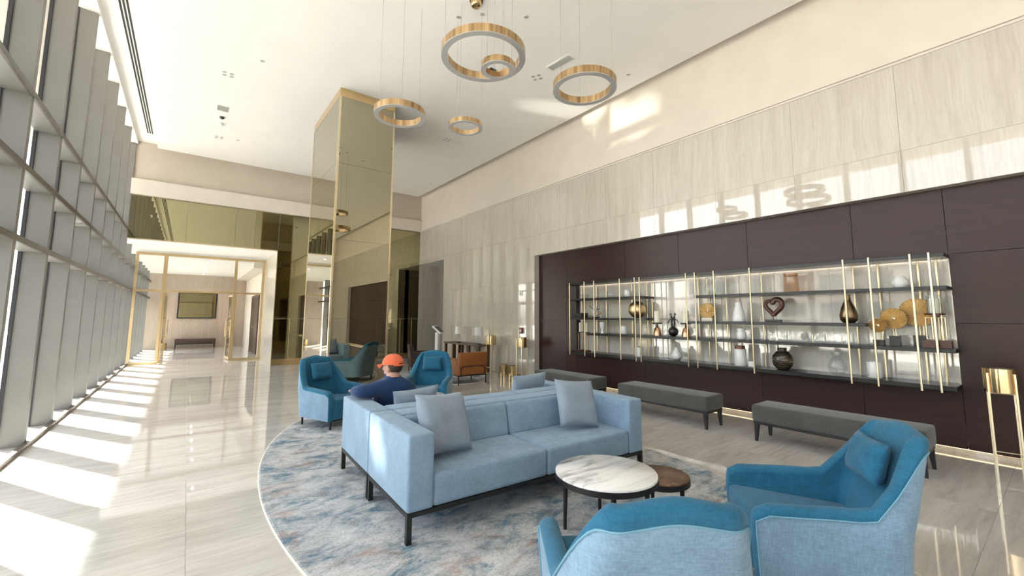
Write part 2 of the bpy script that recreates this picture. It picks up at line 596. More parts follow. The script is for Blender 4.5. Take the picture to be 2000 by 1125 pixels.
box('upper_plaster', M['plaster'], wr, XW + 0.03, XP + 0.3, YB, YM + 0.3, ZBT, ZT)
box('band', M['plaster'], wr, XW + 0.012, XP + 0.3, YB, YM + 0.3, ZCR + 0.09, ZBT - 0.006)
box('moulding', M['plaster'], wr, XW - 0.03, XP + 0.3, YB, YM + 0.3, ZCR + 0.035, ZCR + 0.085)
box('moulding', M['plaster'], wr, XW - 0.012, XP + 0.3, YB, YM + 0.3, ZCR + 0.0, ZCR + 0.03)
# alcove at the far end of the right wall
al = box('wall_alcove', M['grout'], None, 7.95, 8.1, 12.7, YM + 0.2, 0, 3.6)
tag(al, 'stone lined alcove beside the mirror wall with a brass door', 'wall', kind='structure')
slab('stone_panel', M['trav'], al, XW, 7.95, YM, YM + 0.12, 0, 3.43)
slab('stone_panel', M['trav'], al, XP + 0.14, 7.95, 12.73, 12.85, 0, 3.43)
slab('soffit', M['ceil'], al, XW, 7.95, 12.85, YM, 3.43, 3.5)
slab('stone_panel', M['trav'], al, 7.9, 7.95, 14.5, YM, 0, 3.43)
slab('floor_strip', M['floor'], al, XP + 0.10, 7.95, 12.73, YM, -0.012, 0)
d3 = thing('door_1', 'narrow brass framed dark glass door inside the stone alcove', 'door', (7.9, 13.6, 0), kind='structure')
for a, b in ((-0.72, -0.62), (0.78, 0.90)):
    box('door_frame', M['brass'], d3, -0.03, 0.05, a, b, 0, 2.35)
box('door_frame', M['brass'], d3, -0.03, 0.05, -0.72, 0.90, 2.35, 2.47)
box('door_pane', M['mirror_dark'], d3, 0.0, 0.03, -0.62, 0.78, 0, 2.35)
box('over_panel', M['wood'], d3, 0.0, 0.05, -0.75, 0.90, 2.47, 3.43)
tube('door_handle', M['brass'], d3, [(-0.06, 0.6, 0.8), (-0.06, 0.6, 1.6)], 0.015)

# ---- dark niche: wenge panels with the lit plinth gap
wn = box('wall_niche', M['grout'], None, XP + 0.145, XP + 0.29, NY0 + 0.01, NY1 - 0.01, 0.0, NZ - 0.01)
tag(wn, 'dark wenge panelled recess running along the stone wall', 'wall', kind='structure')
def wp(y0, y1, z0, z1):
    if y1 - y0 > 0.03 and z1 - z0 > 0.03:
        slab('wood_panel', M['wood'], wn, XP, XP + 0.03, y0 + 0.003, y1 - 0.003, z0 + 0.003, z1 - 0.003)
ZB = 0.055
top_j = [NY1, 7.10, 5.42, 4.23, 3.04, 1.70, SY0]
for b, a in zip(top_j, top_j[1:]):
    wp(a, b, SZ1 - 0.005, NZ) if b <= 7.2 else wp(a, b, 1.45, NZ)
wp(7.10, NY1, ZB, 1.45)
wp(SY1, 7.10, ZB, SZ1 - 0.005)
bot_j = [SY1, 5.0, 2.93, 1.71, SY0]
for b, a in zip(bot_j, bot_j[1:]):
    wp(a, b, ZB, SZ0)
yy = SY0
while yy > NY0 + 0.1:
    a = max(NY0, yy - 1.32)
    wp(a, yy, 2.25, NZ)
    wp(a, yy, 1.45, 2.25)
    wp(a, yy, ZB, 1.45)
    yy = a
# carcass round the display opening, pale stone back, plinth and light strip
slab('opening_side', M['black'], wn, XP, XP + 0.14, SY1 - 0.012, SY1, SZ0, SZ1)
slab('opening_side', M['trav_back'], wn, XP, XP + 0.14, SY0, SY0 + 0.012, SZ0, SZ1)
for i, (a, b) in enumerate(zip(frange(SY0, SY1, 5), frange(SY0, SY1, 5)[1:])):
    slab('back_panel', M['trav_back'], wn, XP + 0.11, XP + 0.14, a + 0.001, b - 0.001, SZ0, SZ1)
slab('plinth', M['trav'], wn, XP + 0.06, XP + 0.14, NY0, NY1, 0.0, ZB)
led = slab('light_strip', M['led'], wn, XP + 0.035, XP + 0.045, NY0, NY1, ZB - 0.008, ZB + 0.004)
slab('light_strip', M['shelfglow'], wn, XP + 0.09, XP + 0.105, SY0 + 0.02, SY1 - 0.02, SZ1 - 0.006, SZ1 - 0.002)  # unseen glowing strip added to brighten the shelf back

# ---- end wall: mirrors over a portal, beige band above
we = box('wall_end', M['plaster'], None, 2.10, XP + 0.3, YM + 0.03, YM + 0.2, 0, ZT)
tag(we, 'end wall faced with bronze mirrors under a beige band', 'wall', kind='structure')
box('upper_plaster', M['plaster_shade'], we, XL - 0.02, XP + 0.3, YM + 0.02, YM + 0.03, ZCR, ZT)
box('lintel', M['plaster'], we, XL - 0.2, 2.10, YM + 0.03, YM + 0.2, 3.52, ZT)
box('band', M['plaster'], we, XL - 0.02, XW + 0.02, YM - 0.10, YM + 0.02, ZCR + 0.02, ZBT)
mj = [-1.394, -0.19, 0.96, 2.09]
for a, b in zip(mj, mj[1:]):
    slab('mirror_panel', M['mirror_dark'], we, a + 0.002, b - 0.002, YM, YM + 0.02, 3.52, ZCR + 0.02)
mj = [2.105, 3.25, 4.45, 5.65, 6.84]
for a, b in zip(mj, mj[1:]):
    for z0, z1 in ((0.18, 1.45), (1.45, 3.0), (3.0, ZCR + 0.02)):
        slab('mirror_panel', M['mirror_dark'], we, a + 0.002, b - 0.002, YM, YM + 0.02, z0 + 0.002, z1 - 0.002)
slab('base_strip', M['brass'], we, 2.105, XW, YM - 0.015, YM + 0.02, 0.0, 0.18)
slab('edge_strip', M['palebrass'], we, 2.085, 2.105, YM - 0.02, YM + 0.03, 0.0, 3.52)
slab('edge_strip', M['palebrass'], we, XL, 2.105, YM - 0.02, YM + 0.03, 3.495, 3.52)
for x in (2.55, 3.0, 3.45, 3.9, 4.35, 4.8, 5.25, 5.7, 6.15, 6.6):
    slab('brass_strip', M['palebrass'], we, x - 0.008, x + 0.008, YM - 0.02, YM, 0.18, 1.40)
slab('brass_strip', M['palebrass'], we, 2.105, XW, YM - 0.012, YM, 1.40, 1.415)
# portal lining
slab('portal_jamb', M['trav_back'], we, 2.09, 2.20, YM + 0.03, YD, 0.0, 3.52)
slab('portal_soffit', M['ceil'], we, XL - 0.2, 2.20, YM + 0.03, YD, 3.50, 3.62)

# ---- vestibule beyond the glass doors
wv = box('wall_vestibule', M['grout'], None, XL - 0.2, 5.0, YV + 0.03, YV + 0.2, 0, 3.7)
tag(wv, 'pinkish travertine back wall of the vestibule behind the glass doors', 'wall', kind='structure')
M['trav_pink'] = vein_stone('travertine_rose', 2, [(0.3, (0.33, 0.255, 0.20)), (0.5, (0.43, 0.35, 0.285)), (0.75, (0.52, 0.445, 0.375))], 0.08, scl=2.4, stretch=0.05)
for a, b in zip(frange(XL - 0.2, 2.22, 3), frange(XL - 0.2, 2.22, 3)[1:]):
    for z0, z1 in ((0, 1.2), (1.2, 2.4), (2.4, 3.5)):
        slab('stone_panel', M['trav_pink'], wv, a + 0.001, b - 0.001, YV, YV + 0.03, z0 + 0.001, z1 - 0.001)
slab('side_wall', M['plaster'], wv, 2.22, 2.34, YD, YV + 0.1, 0, 3.6)
slab('vestibule_ceiling', M['ceil'], wv, XL - 0.2, 2.34, YD, YV + 0.1, 3.36, 3.55)
slab('ceiling_step', M['plaster'], wv, 1.75, 2.22, YD + 0.2, YV, 3.18, 3.36)
dd = thing('door_2', 'dark red double door with lever handles in the vestibule side wall', 'door', (2.22, 20.4, 0), kind='structure')
for s in (-1, 1):
    lf = box('door_leaf', M['wood'], dd, -0.04, 0.0, min(0.01 * s, 1.05 * s), max(0.01 * s, 1.05 * s), 0, 2.25)
    tube('door_handle', M['palebrass'], lf, [(-0.05, 0.10 * s, 1.02), (-0.09, 0.10 * s, 1.02), (-0.09, 0.22 * s, 1.02)], 0.012)
slab('door_frame', M['redwood'], dd, -0.05, 0.0, -1.12, -1.05, 0, 2.25)
slab('door_frame', M['redwood'], dd, -0.05, 0.0, 1.05, 1.12, 0, 2.25)
slab('door_frame', M['redwood'], dd, -0.05, 0.0, -1.12, 1.12, 2.25, 2.33)

# ---- brass framed glass door screen in the portal
gd = thing('door_3', 'brass framed glass door screen closing the portal at the end', 'door', (0, YD, 0), kind='structure')
def fr(x0, x1, z0, z1, d=0.035):
    return slab('brass_frame', M['frame'], gd, x0, x1, -d, d, z0, z1)
fr(XL + 0.02, XL + 0.09, 0, 3.36); fr(2.0, 2.08, 0, 3.36)
fr(XL + 0.02, 2.08, 3.36, 3.44); fr(XL + 0.09, 2.0, 2.22, 2.29)
fr(-0.70, -0.60, 2.29, 3.36); fr(1.18, 1.26, 2.29, 3.36)
fr(XL + 0.09, -0.65, 0, 0.07); fr(1.22, 2.0, 0, 0.07)
fr(-0.72, -0.65, 0.07, 2.22); fr(1.22, 1.28, 0.07, 2.22)
for a, b, z0, z1 in ((XL + 0.09, -0.72, 0.07, 2.22), (1.28, 2.0, 0.07, 2.22), (XL + 0.09, -0.70, 2.29, 3.36), (-0.60, 1.18, 2.29, 3.36), (1.26, 2.0, 2.29, 3.36)):
    slab('glass_pane', M['doorglass'], gd, a, b, -0.006, 0.006, z0, z1)
for hx, sg, lab in ((-0.63, -1, 0), (1.20, 1, 1)):      # two leaves standing open, swung away
    lf = thing('door_leaf', '', 'x', (hx, 0.06, 0), 1.50 if sg < 0 else PI - 1.50)
    del lf['label']; del lf['category']
    lf.parent = gd
    ww = 0.85
    slab('glass_pane', M['doorglass'], lf, 0.05, ww - 0.05, -0.006, 0.006, 0.10, 2.14)
    slab('brass_frame', M['frame'], lf, 0.0, 0.05, -0.02, 0.02, 0.02, 2.2)
    slab('brass_frame', M['frame'], lf, ww - 0.05, ww, -0.02, 0.02, 0.02, 2.2)
    slab('brass_frame', M['frame'], lf, 0.05, ww - 0.05, -0.02, 0.02, 0.02, 0.10)
    slab('brass_frame', M['frame'], lf, 0.05, ww - 0.05, -0.02, 0.02, 2.14, 2.2)
    for sd_ in (-1, 1):
        tube('door_handle', M['brass'], lf, [(ww - 0.1, 0.02 * sd_, 0.75), (ww - 0.1, 0.07 * sd_, 0.75), (ww - 0.1, 0.07 * sd_, 1.35), (ww - 0.1, 0.02 * sd_, 1.35)], 0.014)

# ---- glass front on the left: fins, transoms, panes
wl = thing('window_1', 'tall glass front with deep grey fins and transoms on the left', 'window', (0, 0, 0), kind='structure')
FY = [6.20 + 1.231 * k for k in range(-13, 16)]
FY = [y for y in FY if YB < y < YV]
ZTR = [2.25, 2.97, 3.72]
for y in FY:
    h = ZT if y < YM + 0.1 else 3.5
    slab('fin', M['fin'], wl, XG + 0.02, XL, y - 0.045, y + 0.045, 0.0, h)
    slab('gasket', M['gasket'], wl, XG - 0.012, XG + 0.02, y - 0.06, y + 0.06, 0.0, h)
ye = [YB] + FY + [YV]
for a, b in zip(ye, ye[1:]):
    h = ZT if b < YM + 0.8 else 3.5
    zs = [0.0] + [z for z in ZTR if z < h] + [h]
    for z0, z1 in zip(zs, zs[1:]):
        slab('glass_pane', M['glass'], wl, XG - 0.008, XG, a + 0.05, b - 0.05, z0 + 0.02, z1 - 0.02)
    for z in ZTR:
        if z < h:
            slab('transom', M['fin'], wl, XG + 0.0, XL - 0.012, a + 0.045, b - 0.045, z - 0.02, z + 0.02)
for z in ZTR:
    slab('transom_nose', M['transom'], wl, XL - 0.012, XL + 0.012, YB, YM if z > 3.5 else YV, z - 0.032, z + 0.032)
slab('head', M['ceil'], wl, XG - 0.02, XL + 0.03, YB, YM, ZT - 0.08, ZT)
slab('kerb', M['kerb'], wl, XL - 0.005, XL + 0.05, YB, YD, 0.0, 0.045)

# ---- wall behind the camera
wb = box('wall_back', M['plaster'], None, XG - 0.1, XP + 0.3, YB - 0.15, YB, 0, ZT)
tag(wb, 'plain beige wall closing the lobby behind the viewer', 'wall', kind='structure')
for a, b in zip(frange(XL, XW, 7), frange(XL, XW, 7)[1:]):
    slab('stone_panel', M['trav'], wb, a + 0.001, b - 0.001, YB, YB + 0.02, 0.0, ZCR)

# ---- outside: paving, overhang, hedge, house across the road
gn = box('ground_near', M['antibounce'], None, -6.5, XG - 0.1, -40, 60, -0.35, -0.06)  # unseen dark strip added to cut bounced light on the near ceiling
tag(gn, 'dark granite strip added outside to cut bounce onto the ceiling', 'ground', kind='structure')
gr = box('ground_outside', M['paving'], None, -70, -6.5, -40, 60, -0.35, -0.06)
tag(gr, 'pale sunlit paving outside the glass front', 'ground', kind='structure')
ov = bmesh.new()
for x0, x1, y0, y1 in ((-3.92, -1.965, YB - 3, YV + 3), (-1.965, -1.62, YB - 3, 8.25), (-1.965, -1.62, 8.68, YV + 3), (-1.875, -1.62, 8.25, 8.68)):  # unseen overhang ends the sun patches; gap cut for a spot on the sofa
    bm_bbox(ov, x0, x1, y0, y1, 6.4, 6.43)
ovo = finish(ov, 'roof_overhang', M['render'])
tag(ovo, 'flat unseen overhang shading the glass front, gap cut for a sun spot', 'overhang', kind='structure')
hd = bmesh.new()
rnd = random.Random(3)
for k in range(4200):
    p = Vector((-12.5 + rnd.uniform(-0.55, 0.55), rnd.uniform(-14, 30), rnd.uniform(0, 1.25)))
    a, b2 = rnd.uniform(0, 6.28), rnd.uniform(-1, 1)
    d1 = Vector((_c(a), _s(a), b2)).normalized() * 0.14
    d2 = Vector((-_s(a), _c(a), rnd.uniform(-1, 1))).normalized() * 0.07
    hd.faces.new([hd.verts.new(p - d1), hd.verts.new(p + d2), hd.verts.new(p + d1), hd.verts.new(p - d2)])
ho = finish(hd, 'hedge_outside', M['leaf'])
tag(ho, 'clipped green hedge outside along the paving', 'hedge', kind='stuff')
bl = thing('building_outside', 'pale building across the paving with dark window bands', 'building', (-44, 8, 0))
box('wall', M['render'], bl, -6, 0, -26, 26, -0.3, 7.6)
for z in (1.6, 4.8):
    for k in range(13):
        slab('window', M['extglass'], bl, -0.05, 0.06, -25 + k * 4, -25 + k * 4 + 2.6, z, z + 1.7)

# ---- mirror clad column
cx0, cx1, cy0, cy1 = 2.09, 3.215, 8.34, 10.5
co = thing('column', 'square full height column clad in bronze mirror with brass edges', 'column', (0, 0, 0), kind='structure')
box('core', M['grout'], co, cx0 + 0.03, cx1 - 0.03, cy0 + 0.03, cy1 - 0.03, 0, ZC)
zc = [0.0, 1.45, 2.95, 4.45, 5.80]
for z0, z1 in zip(zc, zc[1:]):
    slab('mirror_panel', M['mirror'], co, cx0 + 0.03, cx1 - 0.03, cy0 + 0.006, cy0 + 0.03, z0 + 0.002, z1 - 0.002)
    slab('mirror_panel', M['mirror'], co, cx0 + 0.03, cx1 - 0.03, cy1 - 0.03, cy1 - 0.006, z0 + 0.002, z1 - 0.002)
    slab('mirror_panel', M['mirror'], co, cx0 + 0.006, cx0 + 0.03, cy0 + 0.03, cy1 - 0.03, z0 + 0.002, z1 - 0.002)
    slab('mirror_panel', M['mirror'], co, cx1 - 0.03, cx1 - 0.006, cy0 + 0.03, cy1 - 0.03, z0 + 0.002, z1 - 0.002)
for x in (cx0, cx1 - 0.035):
    for y in (cy0, cy1 - 0.035):
        slab('corner_trim', M['palebrass'], co, x, x + 0.035, y, y + 0.035, 0, 5.80)
slab('cap_trim', M['brass'], co, cx0 + 0.004, cx1 - 0.004, cy0 + 0.004, cy1 - 0.004, 5.80, ZC)


# ================================================================== FURNITURE
# ---- oval rugs
def make_rug(label, loc, a, b, rz=0.0):
    t = thing('oval_rug', label, 'rug', loc, rz, 'mottled rugs')
    bm = bmesh.new()
    bm_lathe(bm, [(0, 0.014), (1 - 0.006, 0.014), (1, 0.009), (1, 0.0005)], 200)
    for v in bm.verts:
        v.co.x *= a; v.co.y *= b
    finish(bm, 'pile', M['rug'], t)
    bm = bmesh.new()
    bm_lathe(bm, [(1, 0.0005), (1, 0.0095), (1.0035, 0.007), (1.004, 0.0005)], 200)
    for v in bm.verts:
        v.co.x *= a; v.co.y *= b
    finish(bm, 'binding', M['candle'], t, smooth=True)
    return t
make_rug('large oval rug with mottled grey, blue and rust pattern under the sofas', (2.44, 3.73, 0), 1.865, 3.66, 0.02)
make_rug('smaller blue grey rug under the tan leather chair', (5.15, 9.75, 0), 0.95, 1.45)
RZ = 0.014

# ---- pillow
def pillow_bm(wd, ht, th, seed=0, n=18):
    rn = random.Random(seed)
    ph = [rn.uniform(0, 6.28) for _ in range(6)]
    bm = bmesh.new()
    grid = {}
    for side in (1, -1):
        for i in range(n + 1):
            for j in range(n + 1):
                u, v = -1 + 2 * i / n, -1 + 2 * j / n
                edge = i in (0, n) or j in (0, n)
                if edge and side < 0:
                    grid[(side, i, j)] = grid[(1, i, j)]
                    continue
                k = 1 - 0.07 * (1 - u * u) * (abs(v) ** 3)
                k2 = 1 - 0.07 * (1 - v * v) * (abs(u) ** 3)
                d = ((1 - u ** 4) * (1 - v ** 4)) ** 0.55
                wr = 0.07 * (_s(7 * u + 3 * v + ph[0]) + 0.7 * _s(9 * v - 4 * u + ph[1])) * (1 - 0.5 * d)
                y = side * th / 2 * d * (1 + wr)
                grid[(side, i, j)] = bm.verts.new((u * wd / 2 * k2, y, v * ht / 2 * k))
        for i in range(n):
            for j in range(n):
                q = [grid[(side, i, j)], grid[(side, i + 1, j)], grid[(side, i + 1, j + 1)], grid[(side, i, j + 1)]]
                bm.faces.new(q if side > 0 else q[::-1])
    return bm

def place_pillow(label, p, wd, ht, th, rz, lean, roll, seed, mat='pillow', name='cushion', group='scatter cushions on the sofas'):
    bm = pillow_bm(wd, ht, th, seed)
    bmesh.ops.translate(bm, verts=bm.verts, vec=(0, 0, ht / 2))
    o = finish(bm, name, M[mat], smooth=True, angle=80)
    o.location = p
    o.rotation_euler = (Matrix.Rotation(rz, 4, 'Z') @ Matrix.Rotation(lean, 4, 'X') @ Matrix.Rotation(roll, 4, 'Y')).to_euler()
    tag(o, label, 'cushion', group)
    return o

# ---- two sofas back to back (local: front edge at y = 0, back at y = +DEP, x = 0 .. LEN)
LEN, DEP, AW, AH, SH, RT = 2.40, 0.865, 0.19, 0.692, 0.41, 0.195
def make_sofa(label, loc, rz):
    t = thing('sofa', label, 'sofa', loc, rz, 'pale blue sofas standing back to back')
    for x0 in (0, LEN - AW):
        box('arm', M['sofa'], t, x0, x0 + AW, 0, DEP, RT, AH, 0.022, 3)
    box('back', M['sofa'], t, AW - 0.001, LEN - AW + 0.001, DEP - 0.21, DEP, RT, AH, 0.022, 3)
    for a, b in ((AW, LEN / 2), (LEN / 2, LEN - AW)):
        bm = bmesh.new()
        bm_bbox(bm, a + 0.003, b - 0.003, 0.006, DEP - 0.2, RT, SH, 0.03, 3)
        o = finish(bm, 'seat_cushion', M['sofa'], t, smooth=True)
        bm = bmesh.new()
        bm_bbox(bm, a + 0.003, b - 0.003, DEP - 0.32, DEP - 0.19, SH - 0.01, AH - 0.012, 0.035, 3)
        for v in bm.verts:                                   # back cushions lean backwards
            v.co.y += (v.co.z - SH) * 0.22 if v.co.y < DEP - 0.25 else 0
        finish(bm, 'back_cushion', M['sofa'], t, smooth=True)
    fb = bmesh.new()
    for x0, x1, y0, y1 in ((0.005, LEN - 0.005, 0.005, 0.035), (0.005, LEN - 0.005, DEP - 0.035, DEP - 0.005), (0.005, 0.035, 0.035, DEP - 0.035), (LEN - 0.035, LEN - 0.005, 0.035, DEP - 0.035)):
        bm_bbox(fb, x0, x1, y0, y1, RT - 0.03, RT)
    finish(fb, 'rail', M['blackmetal'], t)
    for x in (0.005, LEN - 0.04):
        for y in (0.005, DEP - 0.04):
            box('leg', M['blackmetal'], t, x, x + 0.035, y, y + 0.035, 0, RT - 0.03)
    return t
SA = math.radians(-2.2)
ux, uy = _c(SA), _s(SA)
S0 = Vector((1.225, 2.735, RZ))
make_sofa('pale blue two seat sofa facing the marble table', S0, SA)
p2 = S0 + Vector((ux * LEN - uy * (2 * DEP + 0.012), uy * LEN + ux * (2 * DEP + 0.012), 0))
make_sofa('pale blue two seat sofa behind, where the man in the cap sits', p2, SA + PI)
def sofa_pt(x, y, z):
    return (S0.x + ux * x - uy * y, S0.y + uy * x + ux * y, S0.z + z)
place_pillow('large grey blue cushion leaning at the left end of the front sofa', sofa_pt(0.445, 0.29, SH + 0.022), 0.47, 0.47, 0.17, SA + 0.20, -0.40, 0.07, 1)
place_pillow('grey blue cushion leaning at the right arm of the front sofa', sofa_pt(1.84, 0.29, SH + 0.022), 0.44, 0.46, 0.15, SA - 0.16, -0.40, 0.10, 2)
place_pillow('grey blue cushion behind the man on the rear sofa', sofa_pt(0.56, 1.255, SH + 0.02), 0.46, 0.38, 0.11, SA + 0.0, 0.20, -0.07, 3)
place_pillow('grey blue cushion at the far right on the rear sofa back', sofa_pt(1.96, 1.32, SH + 0.02), 0.48, 0.42, 0.13, SA, 0.28, -0.05, 4)

# ---- teal armchairs (local: faces +y, origin on the floor under the middle)
def chair_profile():
    """plan path of the shell from the front of one arm round the back to the other"""
    a, f, bk, r = 0.365, 0.37, -0.37, 0.15
    pts = []
    for y in frange(f, bk + r, 9):
        pts.append((-a, y))
    for k in range(1, 8):
        an = PI + (PI / 2) * k / 8
        pts.append((-a + r + r * _c(an), bk + r + r * _s(an)))
    for x in frange(-a + r, a - r, 8):
        pts.append((x, bk))
    for k in range(1, 8):
        an = 1.5 * PI + (PI / 2) * k / 8
        pts.append((a - r + r * _c(an), bk + r + r * _s(an)))
    for y in frange(bk + r, f, 9):
        pts.append((a, y))
    return pts
def sm(e0, e1, x):
    t = max(0, min(1, (x - e0) / (e1 - e0)))
    return t * t * (3 - 2 * t)
CP = chair_profile()
def chair_top(p):
    x, y = p
    arm = 0.50 + 0.02 * sm(0.37, -0.1, y) - 0.035 * sm(0.29, 0.38, y) ** 2
    k = sm(-0.13, -0.345, y)
    return arm + k * (0.875 - 0.52) + 0.03 * sm(0.30, 0.0, abs(x)) * sm(-0.2, -0.36, y)
def chair_def(x, y, z):
    if z > 0.40:
        bk = sm(0.10, -0.30, y)
        x *= 1 - 0.66 * max(0, z - 0.47) * bk
        y -= (z - 0.40) * 0.30 * bk
    z0 = max(0, 0.40 - z)
    x *= 1 - 0.16 * z0
    y *= 1 - 0.14 * z0
    return (x, y, z)
def make_armchair(label, loc, rz):
    t = thing('armchair', label, 'armchair', loc, rz, 'teal armchairs facing the sofas')
    n = len(CP)
    nrm = []
    for i in range(n):
        a, b = Vector(CP[max(0, i - 1)]), Vector(CP[min(n - 1, i + 1)])
        d = (b - a).normalized()
        nrm.append(Vector((-d.y, d.x)))          # points inwards
    TH = 0.085
    # outer shell
    bm = bmesh.new()
    rows = []
    for i, p in enumerate(CP):
        h = chair_top(p) - 0.045 - 0.03 * sm(-0.15, -0.34, p[1])
        rows.append([bm.verts.new(chair_def(p[0], p[1], z)) for z in frange(0.12, h, 9)])
    for a, b in zip(rows, rows[1:]):
        for k in range(9):
            bm.faces.new((a[k], b[k], b[k + 1], a[k + 1]))
    finish(bm, 'shell', M['shell'], t, smooth=True, angle=70)
    # inner upholstery with the rolled top edge
    bm = bmesh.new()
    rows = []
    for i, p in enumerate(CP):
        h = chair_top(p)
        q = Vector(p)
        prof = [(-0.002, h - 0.047 - 0.03 * sm(-0.15, -0.34, p[1]))]
        for k in range(9):
            an = PI * k / 8
            prof.append((TH / 2 - (TH / 2 + 0.004) * _c(an), h - 0.040 + 0.040 * _s(an)))
        for k in range(1, 9):
            prof.append((TH + 0.02 * k / 8, h - 0.04 + (0.30 - h + 0.04) * k / 8))
        rows.append([bm.verts.new(chair_def(q.x + nrm[i].x * o, q.y + nrm[i].y * o, z)) for o, z in prof])
    L = len(rows[0])
    for a, b in zip(rows, rows[1:]):
        for k in range(L - 1):
            bm.faces.new((a[k], b[k], b[k + 1], a[k + 1]))
    # fronts of the arms, closing the roll
    for e in (0, -1):
        p = Vector(CP[e]); nn = nrm[e]; hh = chair_top(CP[e])
        cols = []
        for q in range(9):
            an = PI * q / 8
            o = TH / 2 - (TH / 2 + 0.004) * _c(an)
            zt = hh - 0.040 + 0.040 * _s(an)
            col = []
            for r_ in range(9):
                zz = 0.125 + (zt - 0.125) * r_ / 8
                bul = 0.020 * _s(an) * (1 - (r_ / 8) ** 6)
                col.append(bm.verts.new(chair_def(p.x + nn.x * o, p.y + bul, zz)))
            cols.append(col)
        for a, b in zip(cols, cols[1:]):
            for k in range(8):
                bm.faces.new((a[k], b[k], b[k + 1], a[k + 1]))
    bmesh.ops.remove_doubles(bm, verts=bm.verts, dist=0.0015)
    finish(bm, 'upholstery', M['teal'], t, smooth=True, angle=70)
    # piping along the seam
    pts = []
    zf = chair_top(CP[0]) - 0.046
    for z in frange(0.14, zf, 5)[:-1]:
        pts.append(chair_def(CP[0][0] - 0.003, CP[0][1] + 0.002, z))
    for i, p in enumerate(CP):
        pts.append(chair_def(p[0] - nrm[i].x * 0.004, p[1] - nrm[i].y * 0.004, chair_top(p) - 0.046 - 0.03 * sm(-0.15, -0.34, p[1])))
    for z in reversed(frange(0.14, zf, 5)[:-1]):
        pts.append(chair_def(CP[-1][0] + 0.003, CP[-1][1] + 0.002, z))
    tube('piping', M['piping'], t, pts, 0.0045, 6)
    # seat
    bm = bmesh.new()
    bm_bbox(bm, -0.285, 0.285, -0.30, 0.385, 0.125, 0.385, 0.045, 4)
    for v in bm.verts:
        v.co.z -= 0.05 * sm(0.3, -0.3, v.co.y) * (1 if v.co.z > 0.25 else 0)
    finish(bm, 'seat', M['teal'], t, smooth=True)
    # small head cushion hung on the backrest
    hb = pillow_bm(0.33, 0.24, 0.11, 9, 12)
    o = finish(hb, 'head_cushion', M['teal'], t, smooth=True, angle=80)
    o.location = (0, -0.30, 0.695)
    o.rotation_euler = (0.30, 0, 0)
    # frame and legs
    box('base', M['blackmetal'], t, -0.30, 0.30, -0.30, 0.34, 0.105, 0.122)
    for x in (-0.29, 0.27):
        for y in (-0.29, 0.31):
            box('leg', M['blackmetal'], t, x, x + 0.02, y, y + 0.02, 0.0, 0.11)
    return t
def face(dx, dy):
    return math.atan2(-dx, dy)
make_armchair('teal armchair at the bottom edge, seen from its pale blue back', (1.58, 1.22, RZ), face(0.58, 0.81))
make_armchair('teal armchair at the right front, side on beside the grey bench', (2.97, 1.02, RZ), face(-0.60, 0.80))
make_armchair('teal armchair left of the man, in front of the mirror column', (1.72, 6.40, RZ), face(0.38, -0.92))
make_armchair('teal armchair right of the man, next to the tan leather chair', (3.18, 6.42, RZ), face(-0.62, -0.78))

# ---- coffee tables
def round_table(label, name, loc, d, h, top, nlegs, a0, ins=0.80):
    t = thing(name, label, 'table', loc)
    lathe('top', top, t, [(0, h), (d / 2 - 0.004, h), (d / 2, h - 0.004), (d / 2, h - 0.014), (0, h - 0.014)], 64)
    lathe('rim', M['blackmetal'], t, [(0, h - 0.0145), (d / 2 + 0.003, h - 0.0145), (d / 2 + 0.003, h - 0.05), (d / 2 - 0.04, h - 0.07), (0, h - 0.07)], 64)
    for k in range(nlegs):
        a = a0 + 2 * PI * k / nlegs
        r0, r1 = d / 2 * ins, d / 2 * (ins + 0.02)
        tube('leg', M['blackmetal'], t, [(r0 * _c(a), r0 * _s(a), h - 0.04), (r1 * _c(a), r1 * _s(a), 0)], [0.018, 0.012], 10)
    return t
round_table('round white marble coffee table on black legs before the front sofa', 'coffee_table', (2.44, 2.10, RZ + 0.002), 0.71, 0.40, M['marble'], 4, 2.45)
round_table('small round brown marble side table beside the white marble one', 'side_table', (2.93, 1.99, RZ + 0.002), 0.42, 0.305, M['burl'], 3, 1.0, 0.72)
round_table('round white marble table before the rear sofa, behind the man', 'coffee_table', (2.62, 5.52, RZ + 0.002), 0.70, 0.40, M['marble'], 4, 0.3)

# ---- charcoal benches
def make_bench(label, loc, ln, rz=PI / 2, mat='bench', dep=0.46, h=0.435, grp='charcoal benches along the dark wall'):
    t = thing('bench', label, 'bench', loc, rz, grp)
    bm = bmesh.new()
    bm_bbox(bm, -ln / 2, ln / 2, -dep / 2, dep / 2, 0.235, h, 0.035, 3)
    finish(bm, 'seat', M[mat], t, smooth=True)
    box('rail', M['blackmetal'], t, -ln / 2 + 0.015, ln / 2 - 0.015, -dep / 2 + 0.015, dep / 2 - 0.015, 0.205, 0.236)
    for sx in (-1, 1):
        for sy in (-1, 1):
            bm = bmesh.new()
            vs = bm_box(bm, 0, 0, 0.105, 0.05, 0.05, 0.21)
            for v in vs:
                if v.co.z < 0.05:
                    v.co.x = v.co.x * 0.55 + sx * 0.012
                    v.co.y = v.co.y * 0.55 + sy * 0.012
            o = finish(bm, 'leg', M['blackmetal'], t)
            o.location = (sx * (ln / 2 - 0.045), sy * (dep / 2 - 0.045), 0)
    return t
BX = 5.87
make_bench('charcoal upholstered bench nearest to the viewer, behind the right armchair', (BX, 1.72, 0), 1.58)
make_bench('charcoal upholstered bench in the middle of the row', (BX, 3.83, 0), 1.50)
make_bench('charcoal upholstered bench at the far end of the row by the stone', (BX, 5.92, 0), 1.50)
make_bench('low dark bench under the framed mirror in the vestibule', (0.36, 24.2, 0), 1.50, 0.0, 'brown', 0.45, 0.44, 'vestibule seating')

